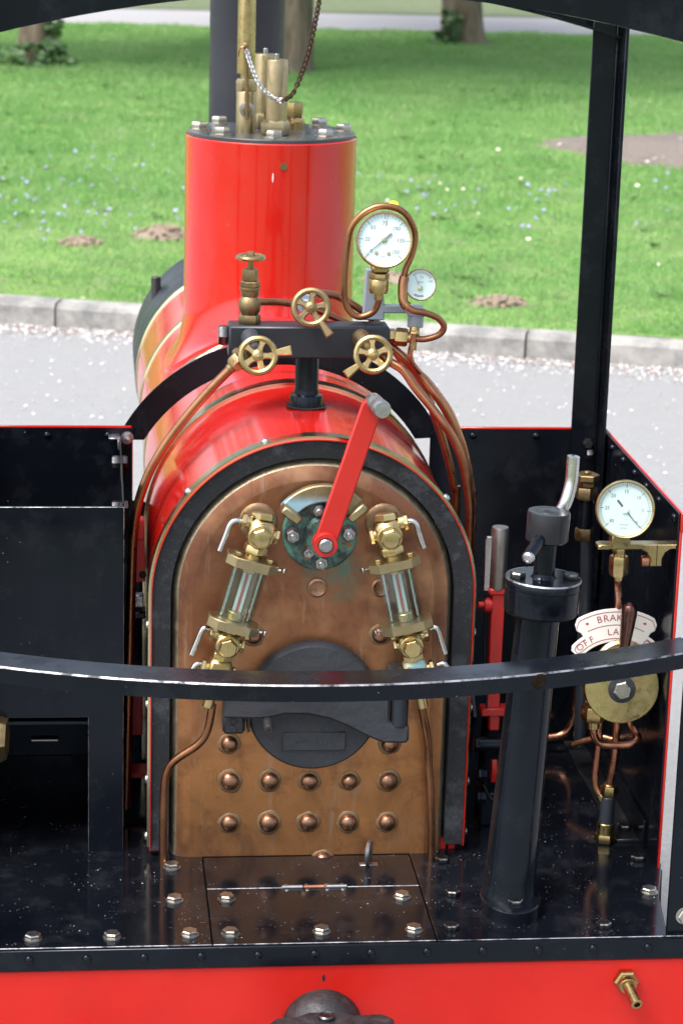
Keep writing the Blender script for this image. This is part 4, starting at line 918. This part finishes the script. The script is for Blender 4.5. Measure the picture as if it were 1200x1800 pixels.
# --- posts, roof, rail
def angle_post(x, y, z0, z1, sx, sy, label, w1=.055):
    t_ = .006; mb = MB()
    mb.box((x+sx*w1/2, y, (z0+z1)/2), (w1, t_, z1-z0), .0008); mb.box((x+sx*(w1-t_/2), y-sy*.022, (z0+z1)/2), (t_, .04, z1-z0), .0008)
    mb.box((x+sx*(w1-.012), y-sy*.005, (z0+z1)/2), (.004,.006,z1-z0), .0008)
    return P('roof_post', mb, BLK, label)
fpost = angle_post(.508, .492, .30, 1.345, 1, 1, 'black angle iron roof post at the front right of the cab')
angle_post(-.53, .492, .30, 1.345, -1, 1, 'black angle iron roof post at the front left')
mb = MB().hexa((.538,.488,.585),(.538,.476,.585),.0095); mb.hexa((.548,.485,.565),(.537,.485,.565),.010); P('post_bolt', mb, BOLTD, None, fpost)
rp = angle_post(.529, -.318, 0.0, 1.375, 1, 1, 'black roof post at the rear right corner'); angle_post(-.533, -.318, 0, 1.375, -1, 1, 'black roof post at the rear left corner')
link('bolt', fbm, rp, None, (.556,-.322,.03), along((0,-1,0)))
def roof_z(x, y): return 1.414-.272*x*x-.025*(y+.33)/.83
xs = [-.66+1.32*i/32 for i in range(33)]; n = 33
mb = MB()
mb.box((.548,.082,roof_z(.548,.08)+.035),(.028,.87,.02),.001)
rf = P('canopy_frame', mb, BLK, 'black arched canopy frame over the cab, its rims crossing the top corners')
P('side_rail', MB().box((-.548,.082,roof_z(.548,.08)+.035),(.028,.87,.02),.001), BLK, None, rf)
def hoop(y0, y1, h, name, xm=.66):
    vs_ = []; xs = [-xm+2*xm*i/32 for i in range(33)]
    for y_ in (y0,y1):
        vs_ += [(x_, y_, roof_z(x_,y_)) for x_ in xs]+[(x_, y_, roof_z(x_,y_)+h) for x_ in xs]
    f = []
    for k in range(n-1): f += [(k,k+1,n+k+1,n+k),(2*n+k,3*n+k,3*n+k+1,2*n+k+1),(k,2*n+k,2*n+k+1,k+1),(n+k,n+k+1,3*n+k+1,3*n+k)]
    P(name, MB().add(vs_, f+[(0,n,3*n,2*n),(n-1,3*n-1,4*n-1,2*n-1)]), BLK, None, rf)
hoop(-.366, -.358, .062, 'rear_rim'); hoop(-.357, -.312, .005, 'rear_hoop'); hoop(.478, .52, .005, 'front_hoop', .563); hoop(.521, .526, .05, 'front_rim', .563)
# bowed back rail: swept flat bar with worn edges
sec = [(.0,.0,0),(.0,-.0245,0),(.058,-.0245,0),(.058,.0,0),(.0026,.0,0)]
def rail_y(x): return -.490-.0088*(x+.04)+.437*(x+.04)**2
secp = [(-.0,-.0022),(.0,-.0250),(.060,-.0250),(.060,0),(.0022,0)]
mb = MB(); N = 48; vs_ = []
for i in range(N+1):
    x_ = -.555+1.11*i/N; sl2 = 2*.437*(x_+.04)-.0088; nrm = V((-sl2,1,0)).normalized(); b = V((x_, rail_y(x_), .4715))
    vs_ += [b+nrm*d_+V((0,0,h_)) for d_, h_ in secp]
m_ = len(secp)
for i in range(N):
    for k in range(m_):
        l = (k+1) % m_; mb.add([], []); mb.f.append((i*m_+k, i*m_+l, (i+1)*m_+l, (i+1)*m_+k)); mb.mi.append(1 if k == m_-1 else 0)
mb.v = [tuple(p) for p in vs_]; mb.f += [tuple(range(m_)), tuple(N*m_+k for k in range(m_))[::-1]]; mb.mi += [0,0]
rail = P('back_rail', mb, [BLK, WORN], 'black bowed back rail across the cab with paint worn off its edge', smooth=30)
x_ = .283; P('bolt_hole', MB().lathe([(.0115,0),(.0105,.0006),(.0075,.0008),(.0070,.0004),(0,.0004)], (x_, rail_y(x_)-.0004,.4595), (2*.437*(x_+.04),-1,0), 20), [metal('rusty_hole', (.05,.03,.02), (.015,.012,.01), .6, .8)], None, rail)

# --- hand pump / brake column
c0 = V((.299,-.206,0)); c1 = V((.327,-.196,.488)); ad = (c1-c0).normalized()
mb = MB().lathe([(.0475,-.004),(.0475,.020),(.0455,.022)], c0+V((.002,-.012,0)), (0,0,1), 40, sx=1., sy=1.42); mb.lathe([(.0445,.018),(.0415,.030),(.0405,.05),(.0330,.49)], c0, ad, 40)
hc = P('brake_column', mb, BLK, 'thick black leaning brake column standing on the deck')
link('bolt', fbd, hc, None, (.3035,-.249,.020), along((0,0,1)))
q0 = V((.3305,-.196,.487)); aq = (ad+V((0,0,.6))).normalized()
P('flange', MB().lathe([(.054,-.004),(.0575,.0),(.0585,.036),(.0585,.037),(.0575,.0378),(.0585,.0388),(.0585,.050),(.0570,.052),(.0,.052)], q0, aq, 56).lathe([(.0584,.0492),(.0590,.0503),(.0574,.0524),(.0566,.0521)], q0, aq, 56, 1, True), [BLK, WORN], 'broad round black flange at the column top', hc)
q1 = q0+aq*.052
for s_ in (-1,1):
    b_ = q1+V((s_*.041,-.006,-s_*.041*aq.x)); link('bolt', fbd, hc, None, b_, along(aq, .3*s_))
P('stem', MB().lathe([(.0205,0),(.0175,.003),(.0165,.008),(.0165,.07)], q1, aq, 28), BLK, None, hc)
q2 = q1+aq*.058
P('head', MB().lathe([(.030,0),(.0325,.002),(.0330,.044),(.0318,.0465),(.0205,.0466),(.0202,.0461),(.0192,.0461),(.0188,.0466),(.003,.0466),(0,.046)], q2, aq, 44), paint('head_black', (.012,.013,.016), (.02,.02,.024), .2, [(90,.1,.1,(.4,.4,.4))], 0, spec=.3), 'black cylinder head carrying the crank handle', hc)
hp = q2+aq*.020
P('crank_handle', MB().tube([hp, hp+V((.022,.028,.015)), V((.367,-.165,.650)), V((.3745,-.16,.678)), V((.376,-.158,.70)), V((.3765,-.157,.716)), V((.377,-.157,.722))], lambda s: .0100*(1 if s < .93 else max(.25, math.sqrt(max(0,1-((s-.93)/.07)**2)))), 16, 5), NICKEL, 'bent bright steel crank handle', hc)
P('cross_pin', MB().tube([hp, hp+V((-.02,-.03,-.014)), V((.295,-.256,.5885))], .0098, 16, 1), BLK, None, hc)
P('pin_tip', MB().lathe([(.0099,0),(.0099,.004),(.008,.0065),(.0045,.007),(.004,.006),(0,.006)], V((.2965,-.2545,.589)), (V((.295,-.256,.5885))-hp), 18), NICKEL, None, hc)

# --- reverser
mb = MB().box((.3215,.128,.315),(.022,.018,.235),.0015); mb.box((.3195,.128,.418),(.030,.026,.012),.003); mb.cyl((.312,.128,.392),(.299,.128,.392),.0125); mb.cyl((.300,.128,.392),(.289,.128,.392),.0055)
mb.box((.3235,.128,.205),(.046,.03,.014),.002); mb.box((.325,.128,.19),(.018,.016,.04),.002)
rvv = P('reversing_lever', mb, REDM, 'red reversing lever with round steel grip beside the firebox')
P('grip', MB().lathe([(.0142,0),(.0150,.003),(.0150,.103),(.0135,.107),(0,.107)], (.3195,.128,.421), (.01,0,1), 26), metal('knurled_steel', (.33,.31,.29), (.26,.245,.23), .35, .5, None, 60), 'plain steel hand grip', rvv)
P('latch', MB().prism([(-.005,0),(.006,0),(.0065,.085),(.004,.094),(-.003,.094),(-.0058,.088)], (.3015,.128,.418), (1,0,0), (0,0,1), .005, 0, .001), NICKEL, None, rvv)
P('latch_rod', MB().tube([(.300,.125,.41),(.303,.12,.30),(.312,.12,.20)], .002, 6, 3), BLK, None, rvv)
for x_ in (.309,.338):
    mb = MB().prism(arc_poly((.10,.02), .19, .235, -8, 44, 20), (x_,0,0), (0,1,0), (0,0,1), .006, 0, .0008)
    for k in range(7):
        an = R(40-4.5*k); mb.box((x_+.003, .10+.236*math.cos(an), .02+.236*math.sin(an)), (.006,.006,.007), .0006)
    P('quadrant', mb, BLK, None, rvv)
mb = MB().cyl((.298,.12,.146),(.345,.12,.146),.0135); mb.hexa((.302,.12,.146),(.291,.12,.146),.0145); mb.hexa((.314,.115,.093),(.298,.115,.093),.0115); mb.hexa((.314,.115,.052),(.298,.115,.052),.0115); mb.box((.313,.12,.073),(.008,.014,.06),.002); mb.tube([(.31,.115,.075),(.322,.112,.052),(.338,.11,.046)], .004, 8, 4); mb.box((.325,.14,.03),(.04,.06,.06),.003)
P('pivot_gear', mb, BLK, None, rvv); P('red_link', MB().prism([(-.01,-.018),(.004,-.022),(.012,0),(.006,.02),(-.008,.016)], (.332,.125,.098), (0,-1,0), (0,0,1), .008), REDM, None, rvv)
for x_ in (.228,.243): P('foot_tab', MB().prism([(-.006,0),(.006,0),(.003,.022),(-.003,.022)], (x_,.03,-.004), (1,0,0), (0,0,1), .012), REDM, None, fb)

# --- vacuum gauge on its bracket
g, c, x, y, a = gauge('vacuum_gauge', (.4815,-.075,.6135), .0470, (-.17,-.96,.18), 'brass vacuum gauge reading 0 to 30 on the right cab side', .034, 0, R(-2))
mb = MB(); rr = .0425
for i in range(61):
    an = R(-45+270*i/60); tick(mb, c, x, y, a, an, rr*(.80 if i % 10 == 0 else .88), rr*.965, .0005 if i % 10 == 0 else .00022, 0 if i > 24 else 1)
for i in range(60):
    an = R(-45+270*(i+.5)/60); tick(mb, c, x, y, a, an, rr*.875, rr*.885, rr*.041/2+.0002, 0 if i > 24 else 1)
for i, s in enumerate(['0','5','10','15','20','25','30']):
    an = R(-45+45*i); d = x*math.cos(an)+y*math.sin(an); put_text(mb, s, .0078, c+d*rr*.66-a*.0008, x, y, 0 if i > 2 else 1)
put_text(mb, 'VACUUM', .0036, c-y*.0245-a*.0008, x, y, 1); put_text(mb, 'INCHES', .0030, c-y*.030-a*.0008, x, y, 1)
P('dial_markings', mb, [INK, INKG], None, g, 0)
needle(g, c, x, y, a, R(-47), .038, .019, .0011, BRASSB, INK)
P('hub_cap', MB().lathe([(.006,0.001),(.006,.0022),(0,.0028)], c, a, 20), WHITE, None, g)
mb = MB().box((.4795,-.060,.562),(.030,.024,.022),.002); mb.prism([(-.026,.0),(-.034,.004),(-.026,.008),(.032,.008),(.0475,.008),(.090,.008),(.090,-.0),(.078,0),(.071,-.006),(.0675,-.0165),(.0665,-.031),(.0490,-.031),(.0490,-.031),(.0480,-.012),(.040,-.002),(.030,0)][::-1], (.4795,-.05,.5455), (-1,0,0), (0,0,1), .0) if False else None
brp = [(.443,.5465),(.512,.5465),(.523,.541),(.5285,.531),(.529,.518),(.5475,.518),(.5475,.5315),(.552,.541),(.560,.5465),(.5695,.5470),(.5695,.5545),(.449,.5545),(.443,.5525)]
mb.prism(brp, (0,-.048,0), (1,0,0), (0,0,1), .024, 0, .0015)
P('gauge_bracket', mb, BRASSB, 'polished brass bracket', g)
P('bracket_joint', MB().box((.5382,-.0725,.5365),(.0008,.0012,.036),.0002), DARK, None, g); P('clamp_screw', MB().cyl((.5285,-.06,.524),(.516,-.06,.524),.009,14), COPNEW, None, g)
mb = MB().hexa((.480,-.060,.546),(.480,-.060,.537),.0115); mb.cyl((.480,-.06,.538),(.480,-.06,.532),.010); mb.hexa((.480,-.060,.533),(.4805,-.060,.500),.0155, 0, .25); mb.cyl((.4805,-.06,.502),(.481,-.06,.492),.0072); P('union_nut', mb, BRASSB, None, g)
pipe([(.4805,-.06,.500),(.4815,-.056,.490),(.488,-.034,.468),(.4985,.004,.440),(.502,.016,.420),(.505,.03,.38),(.505,.05,.30)], .0066, 'copper pipe below the vacuum gauge', COPNEW, parent=g)
# --- brake valve with lettered plate
BX, BY, BZ = .5055, -.02, .300
mb = MB().lathe([(.055,-.035),(.058,-.02),(.0605,-.018),(.0615,-.015),(.0615,.010),(.060,.012),(.030,.0125),(0,.0125)], (BX,BY,BZ), (-.07,-.985,.12), 56)
bv = P('brake_valve', mb, BRASSB, 'large round brass brake valve disc')
nb = V((-.07,-.985,.12)).normalized(); bx_, by_, _ = frame(nb, (0,0,1)); bo = V((BX,BY,BZ))+nb*.0125
P('washer', MB().lathe([(.0225,0),(.0225,.002),(.020,.003),(0,.003)], bo-by_*.004, nb, 32), COAL, None, bv); mb = MB().hexa(bo-by_*.004+nb*.003, bo-by_*.004+nb*.013, .0155, 0, .25); P('centre_bolt', mb, BOLT, 'bright hexagon centre bolt', bv)
mb = MB().lathe([(.040,0),(.045,.004),(.045,.010),(.040,.014),(0,.014)], V((BX,BY,BZ))+by_*.030-nb*.012, nb, 40); P('valve_cover', mb, BRASSP, None, bv)
hb = bo+by_*.052+nb*.002
mb = MB().lathe([(.0155,0),(.013,.003),(.0095,.007),(.0085,.015),(.0098,.028),(.0120,.055),(.0130,.072),(.0125,.080),(.009,.087),(.004,.0905),(0,.091)], hb+by_*.004, by_*1.+bx_*.05+nb*.25, 24)
P('brake_handle', mb, HANDLE, 'worn copper coloured brake handle', bv)
pc_ = V((BX-.008,BY,BZ))-nb*.014+by_*.002      # lettered plate lies behind the disc
def arcpl(r0, r1, a0, a1, n=20):
    return [(r0*math.cos(R(a1+(a0-a1)*i/n)), r0*math.sin(R(a1+(a0-a1)*i/n))) for i in range(n+1)]
ox, oy = 0, -.006
def pol(r, an): return (ox+r*math.cos(R(an)), oy+r*math.sin(R(an)))
def outline(k):
    q = [pol(.098-k, 38+40*k+i*(58-38-40*k)/8) for i in range(9)]+[pol(.105-k*.3, 58+k*0), pol(.112-k*.2, 56+60*k*.5), pol(.122-k, 57.5+60*k*.5), pol(.128-k, 61+60*k*.5)]
    q += [pol(.129-k, 62+60*k*.5+i*(120-62-60*k)/12) for i in range(13)]+[pol(.128-k, 121-60*k*.5), pol(.122-k, 124.5-60*k*.5), pol(.112-k*.2, 126-60*k*.5), pol(.105-k*.3, 124)]
    q += [pol(.098-k, 124+i*(138-500*k-124)/9) for i in range(10)]+[pol(.093-k*.6, 142-500*k), pol(.080+k*.5, 142.5-500*k), pol(.074+k, 139-500*k)]+[pol(.074+k, 139-500*k-i*(101-500*k-40*k)/24) for i in range(1,25)]
    return q
mb = MB().prism(outline(0), pc_-nb*.0025, bx_, by_, .0025, 0, .0004)
bp = P('brake_plate', mb, CREAM, 'white lettered brake plate reading BRAKES, OFF, LAP and ON', None)
mb = MB()
oa = [pc_+bx_*p+by_*q+nb*.0003 for p, q in outline(.0048)]; ob_ = [pc_+bx_*p+by_*q+nb*.0003 for p, q in outline(.0060)]; n = len(oa)
mb.add(oa+ob_, [(i,(i+1)%n,n+(i+1)%n,n+i) for i in range(n)], 0)
ra = [pol(.1025, 64+i*(118-64)/14) for i in range(15)]; rb = [pol(.1013, 64+i*(118-64)/14) for i in range(15)]
mb.add([pc_+bx_*p+by_*q+nb*.0003 for p, q in ra+rb], [(i,i+1,16+i,15+i) for i in range(14)], 0)
def arc_text(s, size, r, mid, step, m=0):
    for i, chh in enumerate(s):
        an = mid-(i-(len(s)-1)/2)*step; d = bx_*math.cos(R(an))+by_*math.sin(R(an)); tt = bx_*math.sin(R(an))-by_*math.cos(R(an))
        put_text(mb, chh, size, pc_+bx_*ox+by_*oy+d*r+nb*.0004, tt, d, m)
arc_text('BRAKES', .0158, .1135, 91, 5.6, 1); arc_text('LAP', .0150, .0900, 91, 6.6, 1); arc_text('OFF', .0150, .0865, 125.5, 7.4, 1); arc_text('ON', .0150, .0865, 51, 8.4, 1)
for an in (66.5, 115.5):
    q = pc_+bx_*pol(.114,an)[0]+by_*pol(.114,an)[1]+nb*.0004; mb.add([q+bx_*.0035, q+by_*.0024, q-bx_*.0035, q-by_*.0024], [(0,1,2,3)], 2)
P('plate_lettering', mb, [MARO, MARO, INKR], None, bp, 0)
mb = MB().hexa((.4655,-.01,.270),(.4655,-.01,.262),.016); mb.hexa((.4655,-.01,.262),(.4650,-.01,.236),.0215, 0, .2); mb.cyl((.465,-.01,.238),(.466,-.01,.222),.0105); P('union_nut', mb, BRASS, None, bv)
mb = MB().tube([(.466,-.01,.226),(.468,-.008,.210),(.478,-.002,.195),(.494,0,.1885),(.530,0,.1885),(.544,.006,.193),(.546,.014,.200),(.538,.03,.213),(.525,.04,.24)], .0066, 12, 6); P('loop_pipe', mb, COPNEW, None, bv)
mb = MB().tube([(.514,.03,.25),(.515,.03,.186),(.514,.03,.146),(.511,.033,.115),(.510,.035,.100)], .0066, 12, 5); P('down_pipe', mb, COPNEW, None, bv)
mb = MB().tube([(.492,.055,.24),(.491,.05,.179),(.489,.05,.138),(.4875,.05,.108),(.4925,.048,.089),(.503,.042,.077)], .0062, 12, 5); P('side_pipe', mb, COPNEW, None, bv)
mb = MB().hexa((.510,.036,.102),(.5095,.036,.082),.0145, 0, .2); mb.cyl((.510,.035,.106),(.510,.036,.1),.009); mb.cyl((.497,.044,.083),(.503,.04,.074),.009)
hs = P('hose_union', mb, BRASS, 'brass and black hose union standing on the deck'); P('hose_tail', MB().cyl((.508,.036,.036),(.508,.036,.012),.0148).hexa((.508,.036,.016),(.508,.036,.0005),.0185, 0, .3), BRASS, None, hs); P('rubber_hose', MB().cyl((.5095,.036,.083),(.508,.036,.035),.0125,20), PIPEB, None, hs)
# --- fittings on the right cab front
mb = MB().hexa((.500,.30,.575),(.500,.30,.563),.022, 0, .2); mb.cyl((.500,.30,.575),(.500,.30,.58),.006); mb.hexa((.500,.30,.562),(.500,.30,.553),.018); mb.hexa((.500,.30,.552),(.500,.30,.530),.020, 0, .4); mb.lathe([(.013,.47),(.013,.53)], (.500,.30,0), (0,0,1), 16, 1); mb.hexa((.500,.30,.478),(.500,.30,.455),.0165, 0)
of = P('oil_check_valve', mb, [BRASSO, BLK], 'brass hexagon check valve on the front sheet behind the vacuum gauge')
pipe([(.507,.32,.52),(.515,.34,.46),(.520,.35,.40),(.524,.36,.30),(.528,.36,.05)], .0125, 'thick blue-black pipe on the cab front', PIPEB, 'feed_pipe')
pipe([(.545,.45,.20),(.540,.45,.15),(.535,.45,.083),(.527,.45,.050),(.508,.45,.034),(.47,.45,.030)], .0075, 'bright copper elbow low in the right cab corner', COPNEW)
pipe([(.50,.30,.075),(.545,.28,.095),(.566,.27,.095)], .0055, 'short thin copper pipe into the cab side', COPPIPE)
